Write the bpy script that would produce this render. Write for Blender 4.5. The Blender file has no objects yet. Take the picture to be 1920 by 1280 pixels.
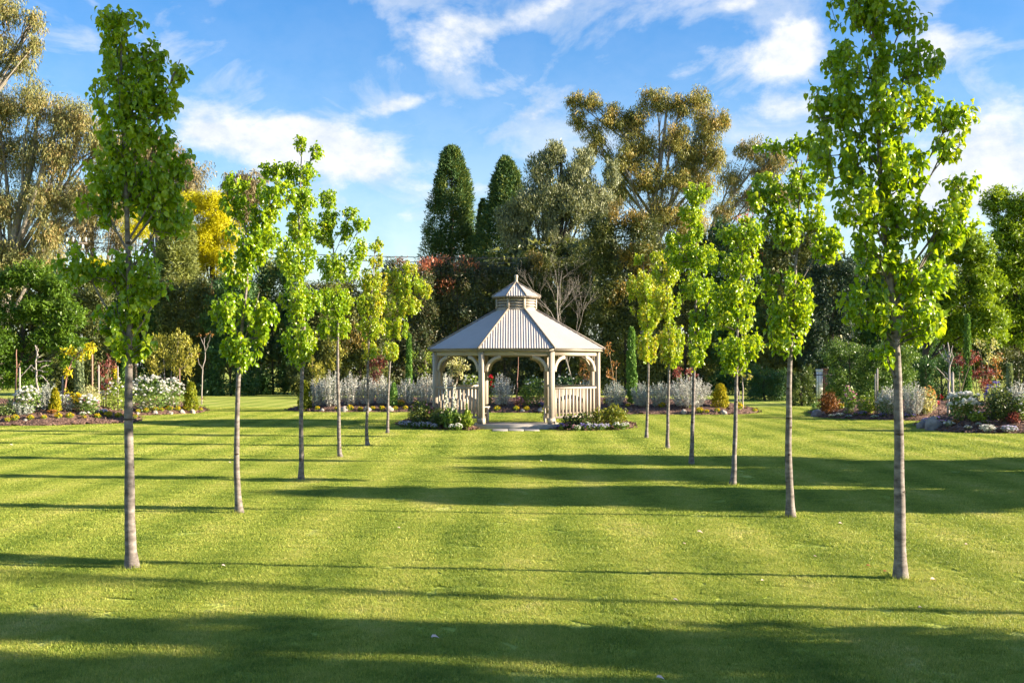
import bpy, math, random
import numpy as np
from mathutils import Vector

# ------------------------------------------------------------------ camera, sky, sun, exposure
scene = bpy.context.scene
COL = scene.collection
F, CX, HY, EYE = 2130.0, 962.0, 686.0, 1.83      # focal length in photo pixels, vanishing point, eye height

cam_data = bpy.data.cameras.new("camera")
cam = bpy.data.objects.new("camera", cam_data)
COL.objects.link(cam)
cam.location = (0, 0, EYE)
cam.rotation_euler = (math.radians(90), 0, 0)
cam_data.sensor_width = 36.0
cam_data.lens = 36.0 * F / 1920.0
cam_data.shift_x = (960.0 - CX) / 1920.0
cam_data.shift_y = (HY - 640.0) / 1920.0
cam_data.clip_start = 0.1
cam_data.clip_end = 3000.0
scene.camera = cam

SUN_EL = math.radians(16.0)
SUN_AZ = math.radians(90.0 + 6.5)                # clockwise from +Y: from the right, a little behind the camera
sun_data = bpy.data.lights.new("sun", 'SUN')
sun_data.energy = 5.0
sun_data.angle = math.radians(0.5)
sun_data.color = (1.0, 0.86, 0.66)
sun = bpy.data.objects.new("sun", sun_data)
COL.objects.link(sun)
sun.rotation_euler = Vector((math.sin(SUN_AZ) * math.cos(SUN_EL), math.cos(SUN_AZ) * math.cos(SUN_EL), math.sin(SUN_EL))).to_track_quat('Z', 'Y').to_euler()
sun.location = (30, -3, 12)

world = bpy.data.worlds.new("World")
scene.world = world
world.use_nodes = True
WT = world.node_tree
WT.nodes.clear()


def wn(kind, **kw):
    n = WT.nodes.new(kind)
    for k, v in kw.items():
        setattr(n, k, v)
    return n


def wm(op, a, b=None, c=None, clamp=False):
    n = wn('ShaderNodeMath', operation=op, use_clamp=clamp)
    for i, v in enumerate((a, b, c)):
        if v is None:
            continue
        if isinstance(v, (int, float)):
            n.inputs[i].default_value = v
        else:
            WT.links.new(v, n.inputs[i])
    return n.outputs[0]


def build_sky():
    L = WT.links
    out = wn('ShaderNodeOutputWorld')
    bg = wn('ShaderNodeBackground')
    bg.inputs[1].default_value = 0.105
    L.new(bg.outputs[0], out.inputs[0])
    sky = wn('ShaderNodeTexSky', sky_type='NISHITA')
    sky.sun_disc = False
    sky.sun_elevation = SUN_EL
    sky.sun_rotation = SUN_AZ
    sky.air_density = 1.0
    sky.dust_density = 0.35
    sky.ozone_density = 1.8
    hsv = wn('ShaderNodeHueSaturation')
    hsv.inputs['Saturation'].default_value = 1.54
    hsv.inputs['Hue'].default_value = 0.513
    hsv.inputs['Value'].default_value = 0.66
    L.new(sky.outputs[0], hsv.inputs['Color'])
    tc = wn('ShaderNodeTexCoord')
    sp = wn('ShaderNodeSeparateXYZ')
    L.new(tc.outputs['Generated'], sp.inputs[0])
    x, y, z = sp.outputs
    az = wm('ARCTAN2', x, y)
    el = wm('ARCSINE', z)
    # stretched, warped cloud noise over azimuth and elevation
    comb = wn('ShaderNodeCombineXYZ')
    L.new(wm('MULTIPLY', wm('ADD', az, wm('MULTIPLY', el, 0.6)), 9.0), comb.inputs[0])
    L.new(wm('MULTIPLY', wm('SUBTRACT', el, wm('MULTIPLY', az, 0.25)), 17.0), comb.inputs[1])
    n1 = wn('ShaderNodeTexNoise')
    n1.inputs['Scale'].default_value = 1.0
    n1.inputs['Detail'].default_value = 9.0
    n1.inputs['Roughness'].default_value = 0.58
    n1.inputs['Distortion'].default_value = 0.55
    L.new(comb.outputs[0], n1.inputs['Vector'])
    comb2 = wn('ShaderNodeCombineXYZ')
    L.new(wm('MULTIPLY', az, 30.0), comb2.inputs[0])
    L.new(wm('MULTIPLY', el, 44.0), comb2.inputs[1])
    comb2.inputs[2].default_value = 7.3
    n2 = wn('ShaderNodeTexNoise')
    n2.inputs['Scale'].default_value = 1.0
    n2.inputs['Detail'].default_value = 8.0
    n2.inputs['Roughness'].default_value = 0.62
    L.new(comb2.outputs[0], n2.inputs['Vector'])
    noise = wm('ADD', wm('MULTIPLY', n1.outputs[0], 0.72), wm('MULTIPLY', n2.outputs[0], 0.28))

    def blob(px, py, sx, sy, deg, amp):
        a0 = math.atan((px - CX) / F)
        e0 = math.atan((HY - py) / F * math.cos(a0))
        t = math.radians(deg)
        da = wm('SUBTRACT', az, a0)
        de = wm('SUBTRACT', el, e0)
        p = wm('ADD', wm('MULTIPLY', da, math.cos(t) / (sx / F)), wm('MULTIPLY', de, math.sin(t) / (sx / F)))
        q = wm('ADD', wm('MULTIPLY', da, -math.sin(t) / (sy / F)), wm('MULTIPLY', de, math.cos(t) / (sy / F)))
        r2 = wm('ADD', wm('MULTIPLY', p, p), wm('MULTIPLY', q, q))
        return wm('MULTIPLY', wm('EXPONENT', wm('MULTIPLY', r2, -1.0)), amp)

    blobs = [(520, 262, 150, 62, 0, .30), (650, 300, 120, 42, -4, .24), (380, 235, 60, 45, 20, .16), (795, 75, 90, 80, 50, .17), (960, 35, 190, 30, 14, .18), (870, 110, 90, 36, 25, .11),
             (735, 200, 80, 18, 14, .20), (985, 215, 140, 22, 26, .15), (930, 165, 120, 16, 20, .10), (1330, 130, 130, 42, 15, .17), (1490, 95, 75, 52, 30, .27),
             (1480, 200, 130, 40, 0, .15), (1860, 290, 150, 85, 20, .32), (1750, 95, 50, 45, 0, .20), (1380, 12, 50, 16, 0, .16),
             (350, 85, 90, 18, 8, .10), (120, 190, 170, 50, 0, .10), (860, 390, 240, 50, 3, .10),
             (1640, 400, 220, 90, 0, .14), (1010, 110, 60, 60, 0, -.12), (600, 90, 170, 90, 0, -.20), (250, 20, 190, 50, 0, -.14)]
    total = None
    for b in blobs:
        o = blob(*b[:5], b[5] * 1.2)
        total = o if total is None else wm('ADD', total, o)
    dens = wm('ADD', noise, total)
    mr = wn('ShaderNodeMapRange', interpolation_type='SMOOTHSTEP')
    mr.inputs['From Min'].default_value = 0.50
    mr.inputs['From Max'].default_value = 0.82
    L.new(dens, mr.inputs['Value'])
    # thin brightening towards the horizon, the same all round
    hz = wm('MULTIPLY', wm('EXPONENT', wm('MULTIPLY', wm('MAXIMUM', el, 0.0), -7.5)), 0.80)
    veil = wn('ShaderNodeMapRange', interpolation_type='SMOOTHSTEP')
    veil.inputs['From Min'].default_value = 0.44
    veil.inputs['From Max'].default_value = 0.66
    L.new(wm('ADD', n1.outputs[0], wm('MULTIPLY', total, 0.55)), veil.inputs['Value'])
    cover = wm('MAXIMUM', wm('MAXIMUM', wm('MULTIPLY', mr.outputs[0], 0.96), wm('MULTIPLY', veil.outputs[0], 0.5)), hz)
    mr2 = wn('ShaderNodeMapRange')
    mr2.inputs['From Min'].default_value = 0.35
    mr2.inputs['From Max'].default_value = 0.62
    L.new(n2.outputs[0], mr2.inputs['Value'])
    cc = wn('ShaderNodeMix', data_type='RGBA')
    cc.inputs['A'].default_value = (2.05, 2.25, 2.5, 1)
    cc.inputs['B'].default_value = (2.85, 2.85, 2.85, 1)
    L.new(mr2.outputs[0], cc.inputs['Factor'])
    mx = wn('ShaderNodeMix', data_type='RGBA')
    L.new(cover, mx.inputs['Factor'])
    L.new(hsv.outputs[0], mx.inputs['A'])
    L.new(cc.outputs['Result'], mx.inputs['B'])
    L.new(mx.outputs['Result'], bg.inputs[0])


build_sky()

vs = scene.view_settings
vs.view_transform = 'Standard'
vs.look = 'None'
vs.exposure = 1.9
vs.gamma = 1.0
vs.use_curve_mapping = False
scene.render.engine = 'CYCLES'
cy = scene.cycles
cy.max_bounces = 6
cy.diffuse_bounces = 3
cy.glossy_bounces = 2
cy.transmission_bounces = 4
cy.transparent_max_bounces = 4
cy.caustics_reflective = False
cy.caustics_refractive = False
cy.use_denoising = True
cy.use_adaptive_sampling = True
cy.adaptive_threshold = 0.02
cy.sample_clamp_indirect = 6.0

rng = np.random.default_rng(11)
random.seed(5)


# ------------------------------------------------------------------ placing things: photo pixel + distance -> point in the garden
def at(px, py, Y):
    return np.array([(px - CX) / F * Y, Y, EYE + (HY - py) / F * Y])


def ground(px, py):
    return at(px, py, F * EYE / (py - HY))


# ------------------------------------------------------------------ materials
MATS = {}


def new_mat(name):
    m = bpy.data.materials.new(name)
    m.use_nodes = True
    m.node_tree.nodes.clear()
    return m, m.node_tree


def ramp(nt, fac, cols, pos=None):
    r = nt.nodes.new('ShaderNodeValToRGB')
    els = r.color_ramp.elements
    k = len(cols)
    for i, c in enumerate(cols):
        p = pos[i] if pos else i / max(1, k - 1)
        e = els[i] if i < 2 else els.new(p)
        e.position = p
        e.color = (c[0], c[1], c[2], 1)
    nt.links.new(fac, r.inputs[0])
    return r.outputs[0]


BRIGHTER = {'gum': 1.65, 'gum_green': 1.7, 'gum_grey': 1.7, 'cypress': 1.7, 'holm': 1.5, 'greygreen': 1.35, 'deep': 1.7, 'deep_olive': 1.7, 'deep_blue': 1.4, 'brown_tip': 1.8,
            'photinia': 1.6, 'red_tip': 1.4, 'spring': 1.5, 'maple': 1.6, 'rose_leaf': 1.3, 'box': 1.3, 'slim': 1.7, 'slim_grey': 1.3, 'copper': 1.3, 'barberry': 1.3, 'olive': 1.3}


def leaf_mat(name, cols, trans=0.35, rough=0.45, spec=0.35, tint=(1.25, 1.15, 0.5)):
    k = BRIGHTER.get(name, 1.0)
    cols = [tuple(v * k for v in c) for c in cols]
    m, nt = new_mat(name)
    out = nt.nodes.new('ShaderNodeOutputMaterial')
    at_ = nt.nodes.new('ShaderNodeAttribute')
    at_.attribute_name = 'rnd'
    c = ramp(nt, at_.outputs['Fac'], cols)
    p = nt.nodes.new('ShaderNodeBsdfPrincipled')
    p.inputs['Roughness'].default_value = rough
    p.inputs['Specular IOR Level'].default_value = spec
    nt.links.new(c, p.inputs['Base Color'])
    t = nt.nodes.new('ShaderNodeBsdfTranslucent')
    mul = nt.nodes.new('ShaderNodeMix')
    mul.data_type = 'RGBA'
    mul.blend_type = 'MULTIPLY'
    mul.inputs['Factor'].default_value = 1.0
    mul.inputs['B'].default_value = (tint[0], tint[1], tint[2], 1)
    nt.links.new(c, mul.inputs['A'])
    nt.links.new(mul.outputs['Result'], t.inputs[0])
    mx = nt.nodes.new('ShaderNodeMixShader')
    mx.inputs[0].default_value = trans
    nt.links.new(p.outputs[0], mx.inputs[1])
    nt.links.new(t.outputs[0], mx.inputs[2])
    nt.links.new(mx.outputs[0], out.inputs[0])
    MATS[name] = m
    return m


def noise_mat(name, cols, scale=8.0, rough=0.8, bump=0.3, bump_scale=None, detail=6.0, spec=0.3, stretch=(1, 1, 1), metallic=0.0, pos=None, bdist=0.02):
    m, nt = new_mat(name)
    out = nt.nodes.new('ShaderNodeOutputMaterial')
    g = nt.nodes.new('ShaderNodeNewGeometry')
    mp = nt.nodes.new('ShaderNodeMapping')
    mp.inputs['Scale'].default_value = stretch
    nt.links.new(g.outputs['Position'], mp.inputs['Vector'])
    n = nt.nodes.new('ShaderNodeTexNoise')
    n.inputs['Scale'].default_value = scale
    n.inputs['Detail'].default_value = detail
    n.inputs['Roughness'].default_value = 0.6
    nt.links.new(mp.outputs[0], n.inputs['Vector'])
    c = ramp(nt, n.outputs[0], cols, pos or [0.3 + 0.4 * i / max(1, len(cols) - 1) for i in range(len(cols))])
    p = nt.nodes.new('ShaderNodeBsdfPrincipled')
    p.inputs['Roughness'].default_value = rough
    p.inputs['Specular IOR Level'].default_value = spec
    p.inputs['Metallic'].default_value = metallic
    nt.links.new(c, p.inputs['Base Color'])
    if bump:
        n2 = nt.nodes.new('ShaderNodeTexNoise')
        n2.inputs['Scale'].default_value = bump_scale or scale * 3
        n2.inputs['Detail'].default_value = 4.0
        nt.links.new(mp.outputs[0], n2.inputs['Vector'])
        b = nt.nodes.new('ShaderNodeBump')
        b.inputs['Strength'].default_value = bump
        b.inputs['Distance'].default_value = bdist
        nt.links.new(n2.outputs[0], b.inputs['Height'])
        nt.links.new(b.outputs[0], p.inputs['Normal'])
    nt.links.new(p.outputs[0], out.inputs[0])
    MATS[name] = m
    return m


def grass_colour(nt):
    """the lawn's own colour: mown strips, drier patches and fine mottling, by place on the lawn"""
    g = nt.nodes.new('ShaderNodeNewGeometry')
    sp = nt.nodes.new('ShaderNodeSeparateXYZ')
    nt.links.new(g.outputs['Position'], sp.inputs[0])
    flat = nt.nodes.new('ShaderNodeCombineXYZ')
    nt.links.new(sp.outputs[0], flat.inputs[0])
    nt.links.new(sp.outputs[1], flat.inputs[1])

    def noise(scale, detail, sy=1.0):
        mp = nt.nodes.new('ShaderNodeMapping')
        mp.inputs['Scale'].default_value = (1, sy, 1)
        nt.links.new(flat.outputs[0], mp.inputs[0])
        n = nt.nodes.new('ShaderNodeTexNoise')
        n.inputs['Scale'].default_value = scale
        n.inputs['Detail'].default_value = detail
        nt.links.new(mp.outputs[0], n.inputs['Vector'])
        return n.outputs[0]

    def mth(op, a, b):
        n = nt.nodes.new('ShaderNodeMath')
        n.operation = op
        for i, v in enumerate((a, b)):
            if isinstance(v, (int, float)):
                n.inputs[i].default_value = v
            else:
                nt.links.new(v, n.inputs[i])
        return n.outputs[0]
    stripe = mth('SINE', mth('MULTIPLY', mth('ADD', sp.outputs[0], mth('MULTIPLY', noise(0.6, 2), 0.35)), 2 * math.pi / 1.15), 0)
    fac = mth('ADD', mth('ADD', mth('MULTIPLY', noise(0.45, 4), 0.44), mth('MULTIPLY', noise(5.0, 5), 0.28)),
              mth('ADD', mth('MULTIPLY', stripe, 0.055), mth('MULTIPLY', noise(32.0, 3), 0.26)))
    return ramp(nt, fac, [(0.19, 0.26, 0.038), (0.32, 0.38, 0.062), (0.415, 0.445, 0.09), (0.55, 0.52, 0.18)], [0.36, 0.465, 0.555, 0.69])


def make_lawn_mats():
    m, nt = new_mat('lawn_soil_and_grass')
    out = nt.nodes.new('ShaderNodeOutputMaterial')
    p = nt.nodes.new('ShaderNodeBsdfPrincipled')
    p.inputs['Roughness'].default_value = 0.9
    p.inputs['Specular IOR Level'].default_value = 0.1
    nt.links.new(grass_colour(nt), p.inputs['Base Color'])
    g = nt.nodes.new('ShaderNodeNewGeometry')
    n2 = nt.nodes.new('ShaderNodeTexNoise')
    n2.inputs['Scale'].default_value = 28.0
    n2.inputs['Detail'].default_value = 6.0
    nt.links.new(g.outputs['Position'], n2.inputs['Vector'])
    b = nt.nodes.new('ShaderNodeBump')
    b.inputs['Strength'].default_value = 0.9
    b.inputs['Distance'].default_value = 0.05
    nt.links.new(n2.outputs[0], b.inputs['Height'])
    nt.links.new(b.outputs[0], p.inputs['Normal'])
    nt.links.new(p.outputs[0], out.inputs[0])
    MATS['lawn'] = m
    m, nt = new_mat('grass_blades')
    out = nt.nodes.new('ShaderNodeOutputMaterial')
    c0 = grass_colour(nt)
    a = nt.nodes.new('ShaderNodeAttribute')
    a.attribute_name = 'rnd'
    k = ramp(nt, a.outputs['Fac'], [(0.6, 0.75, 0.55), (1.03, 1.03, 1.0), (1.5, 1.3, 1.3)], [0, 0.6, 1])
    mul = nt.nodes.new('ShaderNodeMix')
    mul.data_type = 'RGBA'
    mul.blend_type = 'MULTIPLY'
    mul.inputs['Factor'].default_value = 1.0
    nt.links.new(c0, mul.inputs['A'])
    nt.links.new(k, mul.inputs['B'])
    c = mul.outputs['Result']
    p = nt.nodes.new('ShaderNodeBsdfPrincipled')
    p.inputs['Roughness'].default_value = 0.5
    p.inputs['Specular IOR Level'].default_value = 0.25
    nt.links.new(c, p.inputs['Base Color'])
    t = nt.nodes.new('ShaderNodeBsdfTranslucent')
    nt.links.new(c, t.inputs[0])
    mx = nt.nodes.new('ShaderNodeMixShader')
    mx.inputs[0].default_value = 0.4
    nt.links.new(p.outputs[0], mx.inputs[1])
    nt.links.new(t.outputs[0], mx.inputs[2])
    nt.links.new(mx.outputs[0], out.inputs[0])
    MATS['blades'] = m


make_lawn_mats()

leaf_mat('pear', [(0.13, 0.25, 0.012), (0.21, 0.36, 0.016), (0.30, 0.44, 0.022), (0.42, 0.50, 0.045)], 0.5, 0.27, 0.6, (1.35, 1.15, 0.35))
leaf_mat('pear_young', [(0.18, 0.32, 0.016), (0.28, 0.42, 0.022), (0.38, 0.47, 0.03), (0.48, 0.40, 0.05)], 0.5, 0.3, 0.6, (1.3, 1.1, 0.4))
leaf_mat('gum', [(0.07, 0.085, 0.035), (0.125, 0.135, 0.045), (0.19, 0.17, 0.06), (0.29, 0.18, 0.075)], 0.25, 0.5, 0.3, (1.2, 1.0, 0.6))
leaf_mat('gum_green', [(0.06, 0.08, 0.025), (0.12, 0.13, 0.03), (0.20, 0.175, 0.04), (0.30, 0.19, 0.06)], 0.25, 0.5, 0.3, (1.2, 1.0, 0.6))
leaf_mat('gum_grey', [(0.07, 0.065, 0.035), (0.12, 0.105, 0.05), (0.19, 0.15, 0.075)], 0.2, 0.55, 0.25, (1.2, 1.0, 0.6))
leaf_mat('golden', [(0.40, 0.40, 0.008), (0.58, 0.55, 0.010), (0.72, 0.67, 0.015)], 0.4, 0.45, 0.3, (1.1, 1.0, 0.3))
leaf_mat('cypress', [(0.02, 0.05, 0.022), (0.045, 0.085, 0.026), (0.13, 0.14, 0.022)], 0.15, 0.6, 0.2)
leaf_mat('holm', [(0.07, 0.085, 0.045), (0.13, 0.145, 0.075), (0.23, 0.23, 0.13)], 0.2, 0.5, 0.35)
leaf_mat('greygreen', [(0.07, 0.095, 0.03), (0.14, 0.165, 0.045), (0.22, 0.24, 0.06)], 0.25, 0.55, 0.3)
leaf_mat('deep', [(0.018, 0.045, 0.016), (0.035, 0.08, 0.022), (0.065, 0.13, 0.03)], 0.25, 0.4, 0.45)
leaf_mat('deep_olive', [(0.03, 0.042, 0.016), (0.06, 0.075, 0.02), (0.13, 0.125, 0.025)], 0.25, 0.45, 0.4)
leaf_mat('deep_blue', [(0.016, 0.032, 0.024), (0.028, 0.055, 0.035), (0.06, 0.085, 0.04)], 0.2, 0.45, 0.35)
leaf_mat('brown_tip', [(0.05, 0.05, 0.018), (0.12, 0.09, 0.022), (0.24, 0.15, 0.03)], 0.25, 0.45, 0.35)
leaf_mat('photinia', [(0.022, 0.038, 0.018), (0.045, 0.06, 0.022), (0.10, 0.07, 0.035)], 0.2, 0.4, 0.45)
leaf_mat('red_tip', [(0.16, 0.055, 0.03), (0.32, 0.11, 0.06), (0.45, 0.20, 0.10)], 0.35, 0.4, 0.4, (1.2, 0.8, 0.6))
leaf_mat('spring', [(0.07, 0.12, 0.008), (0.13, 0.20, 0.011), (0.21, 0.28, 0.018)], 0.42, 0.4, 0.4)
leaf_mat('maple', [(0.035, 0.075, 0.008), (0.06, 0.115, 0.010), (0.12, 0.19, 0.016)], 0.38, 0.42, 0.4)
leaf_mat('shade', [(0.05, 0.10, 0.02), (0.09, 0.16, 0.025)], 0.1, 0.5, 0.3)
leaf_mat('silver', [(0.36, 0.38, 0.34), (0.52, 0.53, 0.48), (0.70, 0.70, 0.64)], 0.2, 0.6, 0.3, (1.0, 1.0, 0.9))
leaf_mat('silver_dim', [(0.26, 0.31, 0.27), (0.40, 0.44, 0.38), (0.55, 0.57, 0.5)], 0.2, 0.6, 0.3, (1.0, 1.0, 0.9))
leaf_mat('gold_cone', [(0.16, 0.19, 0.012), (0.34, 0.32, 0.014), (0.58, 0.43, 0.018)], 0.25, 0.5, 0.25, (1.1, 1.0, 0.3))
leaf_mat('green_cone', [(0.10, 0.15, 0.012), (0.21, 0.25, 0.015), (0.38, 0.36, 0.02)], 0.25, 0.5, 0.25, (1.1, 1.0, 0.3))
leaf_mat('slim', [(0.045, 0.10, 0.022), (0.08, 0.16, 0.03), (0.15, 0.23, 0.045)], 0.2, 0.55, 0.25)
leaf_mat('slim_grey', [(0.13, 0.18, 0.10), (0.21, 0.26, 0.14), (0.31, 0.35, 0.20)], 0.2, 0.55, 0.25)
leaf_mat('barberry', [(0.07, 0.022, 0.022), (0.15, 0.045, 0.035), (0.28, 0.10, 0.07)], 0.35, 0.45, 0.35, (1.3, 0.8, 0.6))
leaf_mat('red_barberry', [(0.12, 0.035, 0.03), (0.22, 0.06, 0.05), (0.32, 0.13, 0.09)], 0.35, 0.45, 0.35, (1.3, 0.8, 0.6))
leaf_mat('copper', [(0.12, 0.075, 0.03), (0.26, 0.13, 0.04), (0.40, 0.19, 0.06)], 0.35, 0.45, 0.3)
leaf_mat('rose_leaf', [(0.05, 0.10, 0.02), (0.10, 0.17, 0.03), (0.18, 0.26, 0.05)], 0.3, 0.4, 0.4)
leaf_mat('lime', [(0.13, 0.21, 0.02), (0.24, 0.34, 0.03), (0.40, 0.46, 0.08)], 0.35, 0.45, 0.35)
leaf_mat('olive', [(0.13, 0.14, 0.025), (0.24, 0.24, 0.035), (0.40, 0.35, 0.07)], 0.35, 0.45, 0.35)
leaf_mat('box', [(0.03, 0.055, 0.014), (0.06, 0.10, 0.02), (0.15, 0.17, 0.03)], 0.25, 0.4, 0.4)
leaf_mat('azalea', [(0.09, 0.13, 0.015), (0.18, 0.22, 0.02), (0.36, 0.34, 0.03)], 0.3, 0.4, 0.4)
leaf_mat('orange_leaf', [(0.26, 0.11, 0.025), (0.50, 0.20, 0.035), (0.70, 0.33, 0.07)], 0.35, 0.5, 0.3, (1.2, 0.9, 0.5))
leaf_mat('bronze', [(0.10, 0.05, 0.018), (0.20, 0.09, 0.025), (0.30, 0.14, 0.035)], 0.3, 0.5, 0.3, (1.2, 0.9, 0.5))
leaf_mat('yellow_leaf', [(0.40, 0.37, 0.012), (0.58, 0.51, 0.015), (0.72, 0.60, 0.03)], 0.35, 0.5, 0.3, (1.1, 1.0, 0.3))
leaf_mat('variegated', [(0.30, 0.34, 0.12), (0.50, 0.50, 0.24), (0.70, 0.66, 0.42)], 0.35, 0.5, 0.3)
leaf_mat('petal_white', [(0.72, 0.70, 0.60), (0.80, 0.79, 0.74), (0.84, 0.83, 0.80)], 0.25, 0.6, 0.2, (1, 1, 1))
leaf_mat('petal_yellow', [(0.55, 0.40, 0.02), (0.74, 0.55, 0.02), (0.80, 0.62, 0.06)], 0.25, 0.6, 0.2, (1, 1, 1))
leaf_mat('petal_pink', [(0.55, 0.20, 0.30), (0.68, 0.36, 0.44), (0.78, 0.58, 0.62)], 0.25, 0.6, 0.2, (1, 1, 1))
leaf_mat('petal_violet', [(0.16, 0.10, 0.42), (0.28, 0.20, 0.58), (0.50, 0.42, 0.72)], 0.25, 0.6, 0.2, (1, 1, 1))
leaf_mat('petal_lilac', [(0.45, 0.40, 0.66), (0.66, 0.62, 0.78), (0.80, 0.77, 0.82)], 0.25, 0.6, 0.2, (1, 1, 1))
leaf_mat('petal_red', [(0.42, 0.012, 0.02), (0.60, 0.02, 0.035)], 0.2, 0.6, 0.2, (1, 1, 1))
leaf_mat('petal_orange', [(0.60, 0.28, 0.05), (0.74, 0.40, 0.12), (0.80, 0.55, 0.28)], 0.25, 0.6, 0.2, (1, 1, 1))
leaf_mat('petal_fallen', [(0.62, 0.42, 0.36), (0.74, 0.58, 0.50)], 0.15, 0.7, 0.2, (1, 1, 1))

noise_mat('pear_bark', [(0.065, 0.053, 0.045), (0.165, 0.14, 0.122), (0.28, 0.245, 0.22)], 9.0, 0.75, 0.5, 40.0, stretch=(1, 1, 2.2), bdist=0.006)
noise_mat('bark_scar', [(0.045, 0.032, 0.024), (0.08, 0.06, 0.045)], 30.0, 0.9, 0.3)
noise_mat('gum_bark', [(0.14, 0.115, 0.10), (0.26, 0.225, 0.19), (0.38, 0.34, 0.30)], 1.2, 0.8, 0.3, 6.0, stretch=(1, 1, 0.35), bdist=0.03)
noise_mat('dark_bark', [(0.04, 0.032, 0.026), (0.09, 0.072, 0.058)], 4.0, 0.9, 0.5, 14.0, stretch=(1, 1, 0.4))
noise_mat('pale_twig', [(0.26, 0.22, 0.195), (0.42, 0.37, 0.335)], 6.0, 0.8, 0.2)
noise_mat('red_twig', [(0.22, 0.11, 0.08), (0.36, 0.20, 0.15)], 8.0, 0.8, 0.2)
noise_mat('stem', [(0.16, 0.12, 0.07), (0.28, 0.22, 0.14)], 8.0, 0.8, 0.2)
noise_mat('stake_wood', [(0.26, 0.225, 0.195), (0.40, 0.36, 0.32)], 10.0, 0.8, 0.3, stretch=(1, 1, 0.3))
noise_mat('stake_red', [(0.30, 0.17, 0.12), (0.42, 0.26, 0.19)], 10.0, 0.8, 0.3, stretch=(1, 1, 0.3))
noise_mat('mulch', [(0.045, 0.025, 0.017), (0.105, 0.058, 0.041), (0.18, 0.108, 0.078), (0.27, 0.185, 0.14)], 11.0, 0.95, 1.0, 16.0, detail=10.0, bdist=0.08)
noise_mat('mulch_chip', [(0.075, 0.04, 0.028), (0.17, 0.098, 0.07), (0.30, 0.20, 0.15)], 14.0, 0.9, 0.0)
noise_mat('rock_pale', [(0.22, 0.19, 0.165), (0.34, 0.305, 0.27), (0.45, 0.41, 0.37)], 5.0, 0.9, 0.7, 18.0)
noise_mat('rock_grey', [(0.13, 0.12, 0.12), (0.24, 0.22, 0.21), (0.34, 0.32, 0.31)], 5.0, 0.9, 0.7, 18.0)
noise_mat('roof_metal', [(0.42, 0.38, 0.34), (0.455, 0.415, 0.375), (0.48, 0.44, 0.40)], 0.9, 0.55, 0.0, spec=0.25)
noise_mat('timber_paint', [(0.31, 0.26, 0.205), (0.39, 0.335, 0.27), (0.43, 0.37, 0.30)], 1.7, 0.55, 0.12, 30.0, stretch=(1, 1, 0.4), bdist=0.003)
noise_mat('timber_light', [(0.38, 0.325, 0.26), (0.45, 0.39, 0.315)], 3.0, 0.55, 0.12, 30.0, stretch=(1, 1, 0.4), bdist=0.003)
noise_mat('trim_paint', [(0.22, 0.185, 0.145), (0.27, 0.23, 0.185)], 3.0, 0.5, 0.1, 30.0, bdist=0.003)
noise_mat('concrete', [(0.30, 0.265, 0.23), (0.40, 0.36, 0.315), (0.46, 0.42, 0.37)], 2.5, 0.9, 0.3, 30.0, bdist=0.006)
noise_mat('paver', [(0.30, 0.28, 0.25), (0.38, 0.355, 0.325)], 6.0, 0.9, 0.3, 40.0, bdist=0.006)
noise_mat('black_metal', [(0.012, 0.012, 0.013), (0.02, 0.02, 0.02)], 6.0, 0.5, 0.0)
noise_mat('white_render', [(0.62, 0.60, 0.57), (0.72, 0.70, 0.67)], 3.0, 0.8, 0.1)
noise_mat('red_brick', [(0.22, 0.08, 0.055), (0.34, 0.14, 0.10)], 9.0, 0.9, 0.3)
noise_mat('pole_wood', [(0.12, 0.10, 0.085), (0.20, 0.17, 0.145)], 3.0, 0.9, 0.3, stretch=(1, 1, 0.2))
noise_mat('porcelain', [(0.62, 0.62, 0.60), (0.72, 0.72, 0.70)], 3.0, 0.3, 0.0)
noise_mat('wire', [(0.03, 0.03, 0.035), (0.05, 0.05, 0.055)], 3.0, 0.6, 0.0)
noise_mat('flower_stem', [(0.10, 0.17, 0.03), (0.18, 0.27, 0.05)], 8.0, 0.6, 0.0)
noise_mat('hill', [(0.05, 0.07, 0.04), (0.08, 0.10, 0.05)], 0.05, 1.0, 0.0)


# ------------------------------------------------------------------ meshes and objects
def make_mesh(name, V, tris=None, quads=None, rnd=None, smooth=False, mats=None, midx=None):
    me = bpy.data.meshes.new(name)
    V = np.asarray(V, dtype=np.float32)
    idx, starts, tot = [], [], 0
    if tris is not None and len(tris):
        t = np.asarray(tris, dtype=np.int32)
        idx.append(t.ravel())
        starts.append(np.arange(len(t), dtype=np.int32) * 3)
        tot += t.size
    if quads is not None and len(quads):
        q = np.asarray(quads, dtype=np.int32)
        idx.append(q.ravel())
        starts.append(tot + np.arange(len(q), dtype=np.int32) * 4)
        tot += q.size
    idx = np.concatenate(idx)
    starts = np.concatenate(starts)
    me.vertices.add(len(V))
    me.vertices.foreach_set('co', V.ravel())
    me.loops.add(len(idx))
    me.loops.foreach_set('vertex_index', idx)
    me.polygons.add(len(starts))
    me.polygons.foreach_set('loop_start', starts)
    if smooth:
        me.polygons.foreach_set('use_smooth', np.ones(len(starts), dtype=bool))
    if rnd is not None:
        a = me.attributes.new('rnd', 'FLOAT', 'POINT')
        a.data.foreach_set('value', np.asarray(rnd, dtype=np.float32))
    me.update(calc_edges=True)
    return me


LABELS = {}


def tag(o, label, cat, group=None, kind=None):
    if label:
        if label in LABELS and (group is None or LABELS[label] != group):
            print('DUPLICATE LABEL', label)
        LABELS[label] = group
        o['label'] = label
    if cat:
        o['category'] = cat
    if group:
        o['group'] = group
    if kind:
        o['kind'] = kind
    return o


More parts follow.
